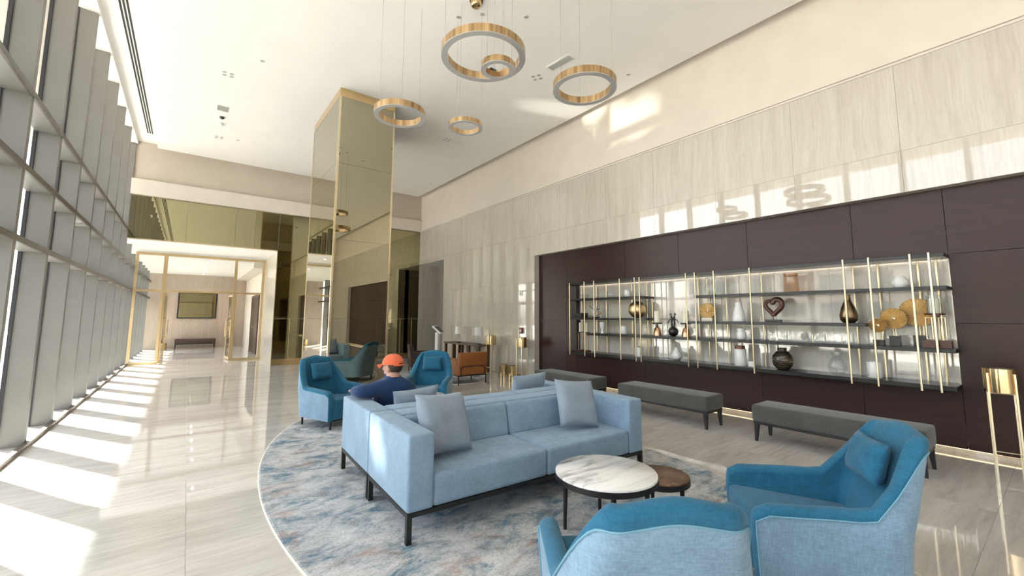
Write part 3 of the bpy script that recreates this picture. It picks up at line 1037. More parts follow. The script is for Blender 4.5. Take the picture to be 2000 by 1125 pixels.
# ---- brass drum stands
def drum_stand(label, loc, R=0.122, z0=0.765, z1=1.0, rz=0.0, h_st=0.15):
    t = thing('drum_stand', label, 'planter stand', loc, rz, 'brass drums on slender legs')
    lathe('drum', M['brass'], t, [(R - 0.012, z1 - 0.03), (R - 0.012, z1), (R, z1), (R, z0), (0, z0)], 40, angle=30)
    lathe('inside', M['kerb'], t, [(0, z1 - 0.05), (R - 0.013, z1 - 0.05), (R - 0.013, z1 - 0.002)], 40)
    pts = []
    for k in range(4):
        a = PI / 4 + k * PI / 2
        x, y = (R + 0.008) * _c(a), (R + 0.008) * _s(a)
        box('leg', M['palebrass'], t, x - 0.007, x + 0.007, y - 0.007, y + 0.007, 0.0, z1 - 0.045)
        pts.append((x, y))
    for k in range(4):
        (x0, y0), (x1, y1) = pts[k], pts[(k + 1) % 4]
        for z in (h_st, z0 - 0.008):
            tube('stretcher', M['palebrass'], t, [(x0, y0, z), (x1, y1, z)], 0.005, 6)
    return t
drum_stand('tall brass drum on slender legs before the dark panels at right', (6.62, 0.50, 0), rz=0.15)
drum_stand('tall brass drum on slender legs beside the recess, under the red call point', (6.55, 8.21, 0), rz=0.1)
drum_stand('tall brass drum on slender legs next to the lamp console', (6.55, 9.53, 0), rz=0.1)
drum_stand('brass drum stand in the vestibule beside the dark bench', (1.60, 24.1, 0), 0.13, 0.80, 1.0, 0.3)
for lab, p in (('low brass drum stool against the stone, left of its pair', (6.62, 9.04, 0)), ('low brass drum stool against the stone, right of its pair', (6.62, 8.67, 0)), ('small brass drum on the floor left of the vestibule bench', (-0.75, 24.2, 0))):
    t = thing('drum_stool', lab, 'stool', p, 0, 'low brass drums')
    lathe('drum', M['brass'], t, [(0.105, 0), (0.112, 0.006), (0.112, 0.27), (0.108, 0.275), (0.095, 0.275)], 36, angle=30)
    lathe('lid', M['kerb'], t, [(0.096, 0.27), (0.0, 0.27)], 36)

# ---- tan leather chair seen from behind, brown chair beyond
def tub_chair(label, loc, rz, mat, h=0.70, wd=0.74, dp=0.66, sh=0.40):
    t = thing('lounge_chair', label, 'chair', loc, rz, 'lounge chairs by the console')
    bm = bmesh.new()
    bm_bbox(bm, -wd / 2, wd / 2, -dp / 2, -dp / 2 + 0.10, 0.20, h, 0.03, 3)
    for v in bm.verts:
        k = (v.co.z - 0.2) / (h - 0.2)
        v.co.y -= 0.06 * k
        v.co.x *= 1 - 0.06 * k
    finish(bm, 'backrest', mat, t, smooth=True)
    for s in (-1, 1):
        bm = bmesh.new()
        x0 = s * (wd / 2 - 0.05)
        bm_bbox(bm, x0 - 0.05, x0 + 0.05, -dp / 2 + 0.05, dp / 2, 0.20, 0.56, 0.03, 3)
        finish(bm, 'arm', mat, t, smooth=True)
    box('seat', mat, t, -wd / 2 + 0.1, wd / 2 - 0.1, -dp / 2 + 0.09, dp / 2 - 0.01, 0.20, sh, 0.03, 3)
    fb = bmesh.new()
    for a in (-dp / 2, dp / 2 - 0.02):
        bm_bbox(fb, -wd / 2 + 0.01, wd / 2 - 0.01, a, a + 0.02, 0.18, 0.205)
    for a in (-wd / 2 + 0.01, wd / 2 - 0.03):
        bm_bbox(fb, a, a + 0.02, -dp / 2, dp / 2, 0.18, 0.205)
    finish(fb, 'frame', M['blackmetal'], t)
    pts = []
    for k in range(25):
        an = PI * k / 24
        pts.append((-(wd / 2 - 0.06) * max(-1, min(1, 1.25 * _c(an))), -dp / 2 - 0.012 - 0.02 * _s(an), 0.20 + 0.20 * min(1, 1.3 * _s(an))))
    tube('back_hoop', M['redwood'], t, pts, 0.014, 8)
    for x in (-wd / 2 + 0.01, wd / 2 - 0.03):
        for y in (-dp / 2, dp / 2 - 0.02):
            box('leg', M['blackmetal'], t, x, x + 0.02, y, y + 0.02, 0.0, 0.185)
    return t
tub_chair('tan leather lounge chair with a hooped back facing the console', (5.13, 8.50, RZ), -0.02, M['orange'])
tub_chair('dark brown lounge chair with taupe side half hidden by a teal armchair', (5.05, 10.55, RZ), -1.9, M['brown'], h=0.74)

# ---- console table with lamps and a white kiosk by the stone wall
tb = thing('console_table', 'dark console table with slab legs along the stone wall', 'table', (6.48, 10.72, 0))
box('top', M['kerb'], tb, -0.20, 0.20, -0.98, 0.98, 0.695, 0.74, 0.004, 1)
for y in (-0.92, -0.42, 0.12, 0.45, 0.92):
    for x in (-0.15, 0.15):
        box('leg', M['redwood'], tb, x - 0.03, x + 0.03, y - 0.035, y + 0.035, 0, 0.695)
box('rail', M['redwood'], tb, -0.15, -0.13, -0.9, 0.9, 0.10, 0.14)
def table_lamp(label, p, mat):
    t = thing('table_lamp', label, 'lamp', p, 0, 'white lamps on the console')
    lathe('base', M['blackmetal'], t, [(0, 0.02), (0.07, 0.02), (0.07, 0.0), (0, 0)], 24)
    lathe('body', mat, t, [(0.02, 0.02), (0.075, 0.04), (0.085, 0.10), (0.05, 0.18), (0.02, 0.235), (0.014, 0.26)], 24)
    lathe('shade', M['matwhite'], t, [(0.125, 0.25), (0.105, 0.46), (0.103, 0.46), (0.123, 0.25)], 32)
    return t
table_lamp('white shaded lamp on the left half of the console', (6.46, 11.1, 0.741), M['vase_glass'])
table_lamp('white shaded lamp with a clear base at the right end of the console', (6.46, 10.02, 0.741), M['vase_glass'])
kt = thing('info_kiosk', 'white kiosk with a slanted screen at the left end of the console', 'kiosk', (6.30, 12.15, 0), 0.6)
box('base', M['matwhite'], kt, -0.18, 0.18, -0.15, 0.15, 0, 0.03, 0.008, 2)
box('post', M['matwhite'], kt, -0.07, 0.07, -0.05, 0.05, 0.03, 1.0, 0.01, 2)
bm = bmesh.new()
bm_box(bm, 0, -0.02, 1.08, 0.26, 0.05, 0.36, Matrix.Rotation(-0.9, 4, 'X'))
finish(bm, 'head', M['matwhite'], kt)
bm = bmesh.new()
bm_box(bm, 0, -0.05, 1.105, 0.21, 0.01, 0.27, Matrix.Rotation(-0.9, 4, 'X'))
finish(bm, 'screen', M['black'], kt)

# ---- wall plates
for nm, lab, y, z, mt, s in (('wall_plate', 'small white control plate on the stone left of the recess', 8.61, 2.10, 'matwhite', 0.11), ('wall_plate', 'small white control plate on the stone above the console', 10.55, 2.14, 'matwhite', 0.10), ('wall_plate', 'tiny white sensor plate below the control plate near the recess', 8.61, 1.85, 'matwhite', 0.05)):
    t = thing(nm, lab, 'wall plate', (XW, y, z))
    box('plate', M[mt], t, -0.014, 0.0, -s / 2, s / 2, -s / 2, s / 2, 0.003, 1)
    box('button', M['vent'], t, -0.017, -0.013, -s / 4, s / 4, -s / 4, s / 5)
t = thing('call_point', 'red fire alarm call point on the stone wall', 'call point', (XW, 8.58, 1.15))
box('case', M['red'], t, -0.05, 0.0, -0.055, 0.055, -0.075, 0.075, 0.006, 2)
box('panel', M['matwhite'], t, -0.053, -0.049, -0.035, 0.035, -0.04, 0.03)
t = thing('call_point', 'red call point in the vestibule above its brass drum stand', 'call point', (1.62, YV, 1.22))
box('case', M['red'], t, -0.06, 0.06, -0.05, 0.0, -0.08, 0.08, 0.006, 2)
box('panel', M['matwhite'], t, -0.04, 0.04, -0.054, -0.049, -0.04, 0.03)

# ---- framed mirror in the vestibule
t = thing('framed_mirror', 'black framed bronze mirror on the vestibule back wall', 'mirror', (0.34, YV, 1.95))
fb = bmesh.new()
PW, PH = 0.73, 0.60
for x0, x1, z0, z1 in ((-PW, PW, PH - 0.05, PH), (-PW, PW, -PH, -PH + 0.05), (-PW, -PW + 0.05, -PH + 0.05, PH - 0.05), (PW - 0.05, PW, -PH + 0.05, PH - 0.05)):
    bm_bbox(fb, x0, x1, -0.05, 0, z0, z1)
finish(fb, 'frame', M['black'], t)
box('mirror_glass', M['mirror_dark'], t, -PW + 0.05, PW - 0.05, -0.03, -0.005, -PH + 0.05, PH - 0.05)

# ================================================================== RING PENDANTS
def ring_pendant(label, x, y, z, d, a0):
    t = thing('ring_pendant', label, 'pendant light', (x, y, z), 0, 'brass ring pendants')
    R, wdt, hh = d / 2, 0.060 if d > 0.6 else 0.048, 0.085 if d > 0.6 else 0.065
    n = 96
    lathe('outer_band', M['ringbrass'], t, [(R - 0.004, 0.002), (R, 0.002), (R, hh), (R - 0.004, hh), (R - 0.004, 0.002)], n, angle=30)
    lathe('inner_band', M['ringbrass'], t, [(R - wdt, 0.002), (R - wdt + 0.004, 0.002), (R - wdt + 0.004, hh), (R - wdt, hh), (R - wdt, 0.002)], n, angle=30)
    lathe('diffuser', M['diff'], t, [(R - wdt - 0.001, 0.003), (R - wdt - 0.001, -0.004), (R + 0.001, -0.004), (R + 0.001, 0.003)], n, angle=30)
    lathe('top_plate', M['ringbrass'], t, [(R - wdt + 0.004, hh - 0.005), (R - 0.004, hh - 0.005)], n)
    for k in range(3):
        a = a0 + 2 * PI * k / 3
        px_, py_ = (R - wdt / 2) * _c(a), (R - wdt / 2) * _s(a)
        tube('wire', M['wire'], t, [(px_, py_, hh - 0.005), (px_, py_, ZC - z)], 0.0022, 5)
    return t
ring_pendant('largest brass ring pendant with a small ring hanging inside its outline', 2.30, 3.54, 4.2, 0.88, 0.4)
ring_pendant('small brass ring pendant within the outline of the largest ring', 2.352, 3.352, 4.0, 0.343, 1.2)
ring_pendant('brass ring pendant at the right nearest the stone wall', 3.50, 3.23, 4.13, 0.73, 0.9)
ring_pendant('brass ring pendant at the left before the mirror column', 2.12, 5.33, 4.2, 0.68, 0.2)
ring_pendant('small low brass ring pendant between the left and right rings', 3.01, 5.09, 4.2, 0.49, 1.7)
t = thing('ceiling_canopy', 'round dark brass canopy on the ceiling above the rings', 'ceiling canopy', (2.97, 4.78, ZC))
lathe('cup', M['brass'], t, [(0.0, -0.09), (0.06, -0.088), (0.075, -0.07), (0.08, 0.0), (0.0, 0.0)], 32)
lathe('rim', M['kerb'], t, [(0.08, -0.008), (0.095, -0.006), (0.095, 0.0)], 32)

# ---- ceiling fittings
def downlight(label, x, y, n=2, z=ZC, rot=0.0, lit=False):
    t = thing('downlight', label, 'downlight', (x, y, z), rot, 'recessed ceiling downlights')
    for k in range(n):
        for j in range(2 if n == 2 else 1):
            ox, oy = (k - (n - 1) / 2) * 0.11, (j - 0.5) * 0.11 if n == 2 else 0
            lathe('bezel', M['matwhite'], t, [(0.034, 0.0), (0.036, -0.006), (0.048, -0.004), (0.050, 0.0)], 20, loc=(ox, oy, 0))
            lathe('lens', M['spotlit'] if lit else M['vent'], t, [(0, -0.002), (0.034, -0.002)], 20, loc=(ox, oy, 0))
    return t
downlight('twin downlight nearest on the bright left part of the ceiling', 0.30, 9.17)
downlight('twin downlight far down the left part of the ceiling', 0.33, 12.68)
downlight('twin downlight right of the largest ring on the ceiling', 4.92, 5.73, rot=0.5)
downlight('twin downlight beyond the low ring on the ceiling', 4.96, 9.27)
downlight('pair of spots close to the canopy, on its near left', 2.94, 5.22, 1)
downlight('spot close to the canopy, on its near side', 3.19, 4.95, 1)
downlight('single spot right of the canopy', 3.74, 4.60, 1)
downlight('single spot over the stone wall edge of the ceiling', 6.19, 4.62, 1)
downlight('single spot in the far right corner of the ceiling', 6.27, 12.81, 1)
downlight('single spot left of the column on the ceiling', 0.75, 8.3, 1)
downlight('single spot far left beside the far twin downlight', 0.73, 12.6, 1)
t = thing('air_vent', 'square grey return grille on the left part of the ceiling', 'air vent', (0.31, 10.81, ZC))
box('frame', M['matwhite'], t, -0.12, 0.12, -0.15, 0.15, -0.008, 0.0)
for k in range(9):
    box('slat', M['vent'], t, -0.10, 0.10, -0.13 + k * 0.029, -0.112 + k * 0.029, -0.014, -0.008)
t = thing('air_vent', 'long narrow grille beside the right ring on the ceiling', 'air vent', (4.94, 5.12, ZC), 0.10)
box('frame', M['matwhite'], t, -0.09, 0.09, -0.26, 0.26, -0.010, 0.0)
for k in range(4):
    box('slat', M['vent'], t, -0.06 + k * 0.034, -0.04 + k * 0.034, -0.24, 0.24, -0.016, -0.010)
t = thing('air_vent', 'small dark grille seen through the small ring', 'air vent', (4.10, 6.08, ZC), 0.1)
box('frame', M['matwhite'], t, -0.08, 0.08, -0.12, 0.12, -0.008, 0.0)
for k in range(4):
    box('slat', M['darkslot'], t, -0.06 + k * 0.033, -0.035 + k * 0.033, -0.10, 0.10, -0.013, -0.008)
t = thing('smoke_detector', 'round white smoke detector between the two left downlights', 'detector', (0.32, 11.71, ZC))
lathe('base', M['matwhite'], t, [(0.075, 0), (0.075, -0.02), (0, -0.02)], 24)
lathe('head', M['matwhite'], t, [(0.055, -0.02), (0.045, -0.06), (0, -0.065)], 24)
t = thing('ceiling_camera', 'small dark dome next to the smoke detector', 'camera', (0.32, 11.29, ZC))
lathe('base', M['matwhite'], t, [(0.07, 0), (0.07, -0.01), (0, -0.01)], 24)
lathe('dome', M['black'], t, [(0.05, -0.01), (0.045, -0.035), (0.025, -0.052), (0, -0.056)], 24)
t = thing('slot_diffuser', 'long black three slot air diffuser along the glass front', 'air vent', (-1.075, 0, ZT))
box('frame', M['matwhite'], t, -0.075, 0.075, YB + 1, 14.0, -0.006, 0.0)
for k in range(3):
    box('slot', M['darkslot'], t, -0.058 + k * 0.045, -0.032 + k * 0.045, YB + 1.02, 13.98, -0.010, -0.006)
# lit downlights of the vestibule and the portal
for i, (x, y, z) in enumerate(((0.45, 15.9, 3.5), (0.45, 18.4, 3.36), (0.45, 19.8, 3.36), (0.45, 21.2, 3.36), (0.45, 22.6, 3.36), (0.45, 23.8, 3.36))):
    downlight(('lit downlight in the portal soffit before the glass doors', 'lit vestibule downlight nearest the glass doors', 'lit vestibule downlight second from the glass doors', 'lit vestibule downlight third from the glass doors', 'lit vestibule downlight fourth from the glass doors', 'lit vestibule downlight nearest the framed mirror')[i], x, y, 1, z, lit=True)
    ld = bpy.data.lights.new('downlight_lamp', 'SPOT')
    ld.energy = 14
    ld.color = (1, 0.93, 0.84)
    ld.spot_size = 2.2
    ld.spot_blend = 0.8
    ld.shadow_soft_size = 0.04
    lo = bpy.data.objects.new('downlight_lamp', ld)
    COL.objects.link(lo)
    lo.location = (x, y, z - 0.03)

# ================================================================== DISPLAY SHELF
XF0, XF1 = 6.68, 7.085
sh = thing('display_shelf', 'long black display shelf with brass rods set in the dark recess', 'shelf', (0, 0, 0))
BOARDS = dict(top=(0.82, 6.80, 2.198, 2.24), L1=(4.83, 6.80, 1.856, 1.896), L2=(4.73, 6.80, 1.445, 1.486), A=(0.82, 3.79, 1.828, 1.868),
              B=(1.56, 3.93, 1.40, 1.44), C=(0.80, 6.20, 1.125, 1.17), bot=(0.82, 6.80, 0.715, 0.765))
for k, (y0, y1, z0, z1) in BOARDS.items():
    x1 = XF1
    box('board', M['black'], sh, XF0, x1, y0, y1, z0, z1, 0.002, 1, smooth=False)
ROD_Y = [6.68, 6.24, 5.97, 5.31, 4.96, 4.85, 3.92, 3.76, 3.44, 2.89, 1.74, 1.48, 1.10, 0.94]
for y in ROD_Y:
    tube('front_rod', M['palebrass'], sh, [(6.668, y, 0.69), (6.668, y, 2.25)], 0.0115, 8)
    tube('rear_rod', M['palebrass'], sh, [(7.055, y, 0.76), (7.055, y, 2.20)], 0.0115, 8)

def on(board):
    return BOARDS[board][3] + 0.0015
def vase(name, label, cat, y, board, prof, mat, x=6.86, n=28, group=None, hole=True):
    """prof in metres from the board; a lathe body with an open, hollow neck and a dark mouth"""
    t = thing(name, label, cat, (x, y, on(board)), 0, group)
    r, z = prof[-1]
    inner = [(max(0.002, r - 0.006), z), (max(0.002, r - 0.006), z - min(0.04, z * 0.3))] if r > 0.012 else []
    lathe('body', M[mat], t, [(0, 0)] + prof + inner, n)
    if inner:
        lathe('mouth', M['darkslot'] if mat not in ('vase_glass',) else M['vase_glass'], t, [(0, inner[-1][1] + 0.001), (inner[-1][0], inner[-1][1] + 0.001)], n)
    return t
def cyl(r, h, b=0.004):
    return [(r - b, 0), (r, b), (r, h - b), (r - b, h)]

vase('jar', 'pale grey lidless cup on the upper left shelf', 'jar', 5.70, 'L1', cyl(0.075, 0.13), 'vase_glass')
vase('jar', 'white round candle jar on the upper left shelf', 'jar', 5.27, 'L1', [(0.055, 0), (0.065, 0.01), (0.062, 0.10), (0.05, 0.14)], 'white')
vase('bowl', 'low glass bowl at the far left of the upper left shelf', 'bowl', 6.42, 'L1', [(0.04, 0), (0.08, 0.03), (0.09, 0.10)], 'vase_glass')
t = thing('storage_box', 'flat black box at the left end of the second shelf', 'box', (6.84, 6.56, on('L2')))
box('body', M['black'], t, -0.10, 0.10, -0.16, 0.16, 0, 0.065)
box('lid', M['black'], t, -0.104, 0.104, -0.164, 0.164, 0.066, 0.10)
# branching sculpture
t = thing('twig_sculpture', 'small branching twig sculpture on the second left shelf', 'sculpture', (6.86, 6.10, on('L2')))
box('base', M['black'], t, -0.05, 0.05, -0.06, 0.06, 0, 0.02)
rn = random.Random(5)
for k in range(11):
    a, b2 = rn.uniform(0, 6.28), rn.uniform(0.02, 0.15)
    p = Vector((0.02 * _c(a), 0.04 * _s(a), 0.02 + b2))
    q = p + Vector((0.05 * _c(a), 0.11 * _s(a), rn.uniform(0.02, 0.10)))
    tube('twig', M['white'] if k % 3 else M['brass'], t, [(0, 0, 0.02), p, q], [0.006, 0.006, 0.010], 6)
t = thing('sphere_vase', 'large round gold sphere vase on the second shelf', 'vase', (6.86, 5.05, on('L2')))
R = 0.165
lathe('body', M['gold'], t, [(0.05, 0.001)] + [(R * _s(a), 0.158 - R * _c(a)) for a in frange(0.34, 2.85, 18)] + [(0.04, 0.32), (0.03, 0.30)], 36)
lathe('mouth', M['darkslot'], t, [(0, 0.305), (0.035, 0.305)], 20)
def candlestick(label, y, board, mat, hs, rc, hc):
    t = thing('candlestick', label, 'candlestick', (6.86, y, on(board)), 0, 'candle holders on the display shelf')
    box('foot', M['redwood'], t, -0.05, 0.05, -0.07, 0.07, 0, 0.03)
    for sy in (-1, 1):
        tube('side_bar', M[mat], t, [(0, sy * 0.05, 0.03), (0, sy * 0.05, hs)], 0.007, 6)
    lathe('dish', M['black'], t, [(0, hs), (0.075, hs), (0.08, hs + 0.014), (0, hs + 0.014)], 24)
    lathe('candle', M['candle'], t, [(0, hs + 0.014), (rc, hs + 0.014), (rc, hs + 0.014 + hc), (0, hs + 0.014 + hc)], 20, angle=30)
    return t
candlestick('tall ivory candle on a framed holder at the far left bottom', 6.55, 'bot', 'copper', 0.40, 0.028, 0.20)
candlestick('tall ivory candle on a framed holder, second from the left bottom', 6.36, 'bot', 'copper', 0.40, 0.028, 0.20)
vase('goblet_vase', 'white goblet shaped vase on the lower left shelf', 'vase', 5.92, 'C', [(0.045, 0), (0.04, 0.01), (0.022, 0.06), (0.05, 0.12), (0.065, 0.19), (0.055, 0.23)], 'white')
vase('pot', 'white cylindrical pot on the lower left shelf', 'pot', 5.37, 'C', cyl(0.07, 0.16), 'white')
t = thing('pillar_candle', 'square white pillar candle on the bottom board at left', 'candle', (6.86, 5.03, on('bot')))
box('wax', M['white'], t, -0.06, 0.06, -0.06, 0.06, 0, 0.17, 0.006, 2)
tube('wick', M['darkslot'], t, [(0, 0, 0.17), (0.004, 0, 0.185)], 0.002, 5)
def bell_candle(label, y):
    t = thing('candlestick', label, 'candlestick', (6.86, y, on('C')), 0, 'candle holders on the display shelf')
    lathe('bell', M['copper'], t, [(0, 0), (0.075, 0), (0.07, 0.05), (0.05, 0.13), (0.02, 0.16), (0.012, 0.21)], 28)
    lathe('dish', M['black'], t, [(0.012, 0.21), (0.085, 0.215), (0.09, 0.235), (0, 0.235)], 28)
    lathe('candle', M['candle'], t, [(0, 0.235), (0.055, 0.235), (0.055, 0.44), (0.05, 0.445), (0, 0.445)], 24, angle=30)
    return t
bell_candle('ivory candle on a copper bell foot left of the black figure', 4.62)
bell_candle('ivory candle on a copper bell foot right of the black figure', 4.06)
# black figure on a ball
t = thing('figure_sculpture', 'black sculpture of figures standing on a ball', 'sculpture', (6.86, 4.30, on('C')))
lathe('ball', M['black'], t, [(0, 0)] + [(0.085 * _s(a), 0.083 - 0.085 * _c(a)) for a in frange(0.2, PI, 14)], 24)
for sy in (-1, 1):
    tube('body', M['black'], t, [(0, sy * 0.02, 0.155), (0, sy * 0.03, 0.24), (0, sy * 0.018, 0.31), (0, sy * 0.035, 0.36)], [0.018, 0.014, 0.022, 0.012], 8)
    lathe('head', M['black'], t, [(0.018 * _s(a), -0.018 * _c(a)) for a in frange(0, PI, 8)], 12, loc=(0, sy * 0.04, 0.385))
    tube('limb', M['black'], t, [(0, sy * 0.02, 0.31), (0, sy * 0.08, 0.28), (0, sy * 0.10, 0.23)], [0.010, 0.008, 0.006], 6)
vase('pear_vase', 'small white pear shaped vase on the bottom board', 'vase', 4.25, 'bot', [(0.05, 0), (0.085, 0.04), (0.09, 0.08), (0.065, 0.14), (0.035, 0.18), (0.03, 0.20), (0.04, 0.215)], 'white')
vase('glass_vase', 'bulbous clear glass vase on the upper right shelf', 'vase', 3.58, 'A', [(0.06, 0), (0.105, 0.06), (0.11, 0.11), (0.07, 0.20), (0.05, 0.25), (0.075, 0.315)], 'vase_glass')
def sun_disc(label, y, board, R, zc, base, x=6.86, ribs=30):
    t = thing('disc_sculpture', label, 'sculpture', (x, y, on(board)), 0, 'pleated gold disc sculptures')
    bm = bmesh.new()
    c0 = bm.verts.new((-0.012, 0, zc)); c1 = bm.verts.new((0.012, 0, zc))
    fr_, bk_ = [], []
    for k in range(ribs * 2):
        a = PI * k / ribs
        dx = 0.022 if k % 2 else -0.004
        fr_.append(bm.verts.new((-0.006 - dx, R * _c(a), zc + R * _s(a))))
        bk_.append(bm.verts.new((0.012, R * _c(a), zc + R * _s(a))))
    m_ = ribs * 2
    for k in range(m_):
        j = (k + 1) % m_
        bm.faces.new((c0, fr_[k], fr_[j])); bm.faces.new((c1, bk_[j], bk_[k])); bm.faces.new((fr_[k], bk_[k], bk_[j], fr_[j]))
    finish(bm, 'disc', M['disc'], t)
    lathe('boss', M['palebrass'], t, [(0.001, -0.02), (0.018, -0.012), (0.02, 0.0)], 16, loc=(0, 0, 0)).matrix_local = Matrix.Translation((-0.005, 0, zc)) @ Matrix.Rotation(-PI / 2, 4, 'Y') @ Matrix.Rotation(PI, 4, 'X')
    if base:
        box('base', M['black'], t, -0.04, 0.04, -base[0], base[0], 0, base[1])
        for sy in (-0.012, 0.012):
            tube('stem', M['palebrass'], t, [(0.004, sy, base[1]), (0.004, sy, zc)], 0.004, 6)
    else:
        box('base', M['candle'], t, -0.03, 0.03, -0.09, 0.09, 0, zc - R + 0.02)
    return t
sun_disc('square looking gold sunburst plaque on the middle shelf at left', 3.72, 'B', 0.135, 0.17, None, x=6.96)
vase('bottle_vase', 'tall white bottle vase on the middle shelf', 'vase', 3.16, 'B', [(0.09, 0), (0.098, 0.02), (0.085, 0.12), (0.055, 0.21), (0.045, 0.28), (0.055, 0.30)], 'white')
vase('jar', 'white lidded jar on the lower shelf below the bottle vase', 'jar', 3.14, 'C', [(0.06, 0), (0.072, 0.02), (0.072, 0.10), (0.05, 0.12), (0.05, 0.135), (0.065, 0.14), (0.06, 0.165), (0.01, 0.175)], 'white')
t = vase('canister', 'tall white canister with a walnut lid on the bottom board', 'canister', 3.17, 'bot', cyl(0.085, 0.255), 'white')
lathe('lid', M['woodlid'], t, [(0.07, 0.25), (0.07, 0.30), (0.062, 0.305), (0, 0.305)], 28, angle=30)
t = thing('tea_light', 'small white cube tea light holder beside the canister', 'candle', (6.86, 3.00, on('bot')))
box('body', M['white'], t, -0.035, 0.035, -0.04, 0.04, 0, 0.075, 0.004, 2)
lathe('cup', M['candle'], t, [(0, 0.078), (0.022, 0.078), (0.024, 0.075)], 16)
# heart sculpture
t = thing('heart_sculpture', 'glossy carved heart sculpture on a black base', 'sculpture', (6.86, 2.67, on('B')))
box('base', M['black'], t, -0.045, 0.045, -0.10, 0.10, 0, 0.035)
tube('pin', M['blackmetal'], t, [(0, 0, 0.03), (0, 0, 0.09)], 0.006, 6)
pts, rad = [], []
for k in range(41):
    a = 2 * PI * k / 40 - PI / 2 * 0 
    hx = 16 * _s(a) ** 3
    hz = 13 * _c(a) - 5 * _c(2 * a) - 2 * _c(3 * a) - _c(4 * a)
    kk = 1.0 - 0.28 * (k / 40)
    pts.append((0.02 * _s(a * 0.5), -(hx * 0.0082) * kk, 0.225 + hz * 0.0092 * kk))
    rad.append(0.040 - 0.016 * (k / 40))
tube('loop', M['redwood'], t, pts, rad, 12)
vase('cylinder_vase', 'copper tinted glass cylinder on the upper right shelf', 'vase', 2.41, 'A', [(0.09, 0), (0.095, 0.006), (0.09, 0.27)], 'copper_glass')
def butterfly(label, y):
    t = thing('crystal_ornament', label, 'ornament', (6.86, y, on('C')), 0, 'crystal butterflies')
    for sy in (-1, 1):
        bm = bmesh.new()
        for x in (-0.008, 0.008):
            bm.faces.new([bm.verts.new((x, sy * yy_, zz_)) for yy_, zz_ in ((0.0, 0.05), (0.03, 0.12), (0.08, 0.14), (0.075, 0.08), (0.055, 0.06), (0.06, 0.0), (0.03, 0.0))])
        f0, f1 = bm.faces[:] if False else list(bm.faces)
        a_, b_ = list(f0.verts), list(f1.verts)
        for k in range(7):
            bm.faces.new((a_[k], a_[(k + 1) % 7], b_[(k + 1) % 7], b_[k]))
        finish(bm, 'wing', M['vase_glass'], t)
    tube('body', M['palebrass'], t, [(0, 0, 0.0), (0, 0, 0.06), (0, 0, 0.11)], [0.008, 0.010, 0.005], 8)
butterfly('crystal butterfly below the heart sculpture', 2.68)
butterfly('crystal butterfly in the middle of the lower shelf', 2.19)
butterfly('crystal butterfly left of the brown bottle vase', 1.86)
vase('striped_vase', 'round dark vase with cream streaks on the bottom board', 'vase', 2.58, 'bot', [(0.07, 0), (0.12, 0.06), (0.135, 0.13), (0.125, 0.19), (0.08, 0.25), (0.05, 0.27), (0.05, 0.29), (0.065, 0.305)], 'striped')
vase('bottle_vase', 'tall bronze bottle vase at the right end of the middle shelf', 'vase', 1.77, 'B', [(0.06, 0), (0.095, 0.04), (0.10, 0.10), (0.075, 0.20), (0.04, 0.28), (0.032, 0.34), (0.038, 0.365)], 'bronzevase')
vase('glass_vase', 'pale clear glass vase on the bottom board at right', 'vase', 1.93, 'bot', [(0.06, 0), (0.10, 0.06), (0.105, 0.12), (0.06, 0.21), (0.045, 0.24), (0.07, 0.29)], 'vase_glass')
vase('jar', 'plain white cylinder jar on the bottom board at right', 'jar', 1.55, 'bot', cyl(0.075, 0.20), 'white')
sun_disc('smallest pleated gold disc on a black block', 1.465, 'C', 0.085, 0.245, (0.05, 0.07), x=6.78)
sun_disc('middle sized pleated gold disc on a black block', 1.33, 'C', 0.125, 0.33, (0.05, 0.12), x=6.87, ribs=32)
sun_disc('largest pleated gold disc on a black block', 1.13, 'C', 0.165, 0.405, (0.05, 0.13), x=6.97, ribs=36)
vase('round_vase', 'white round vase on the upper right shelf', 'vase', 1.24, 'A', [(0.05, 0), (0.08, 0.04), (0.08, 0.08), (0.05, 0.13), (0.045, 0.14)], 'white')
t = thing('candle_lantern', 'glass candle lantern on a brass loop stand and wooden block at right', 'lantern', (6.79, 0.955, on('C')))
box('block', M['redwood'], t, -0.06, 0.06, -0.12, 0.12, 0, 0.085)
for oy in (-0.055, 0.0):
    tube('loop', M['palebrass'], t, [(oy * 0.4, oy - 0.03, 0.10), (oy * 0.4, oy - 0.03, 0.34), (oy * 0.4, oy + 0.08, 0.34), (oy * 0.4, oy + 0.08, 0.10)], 0.008, 6, closed=True)
tube('stem', M['palebrass'], t, [(0, 0, 0.085), (0, 0, 0.37)], 0.009, 8)
lathe('dish', M['redwood'], t, [(0, 0.37), (0.085, 0.37), (0.09, 0.39), (0, 0.39)], 28)
lathe('glass', M['vase_glass'], t, [(0.066, 0.39), (0.066, 0.60), (0.062, 0.60), (0.062, 0.392)], 28)
lathe('candle', M['candle'], t, [(0, 0.391), (0.05, 0.391), (0.05, 0.56), (0, 0.565)], 24, angle=30)

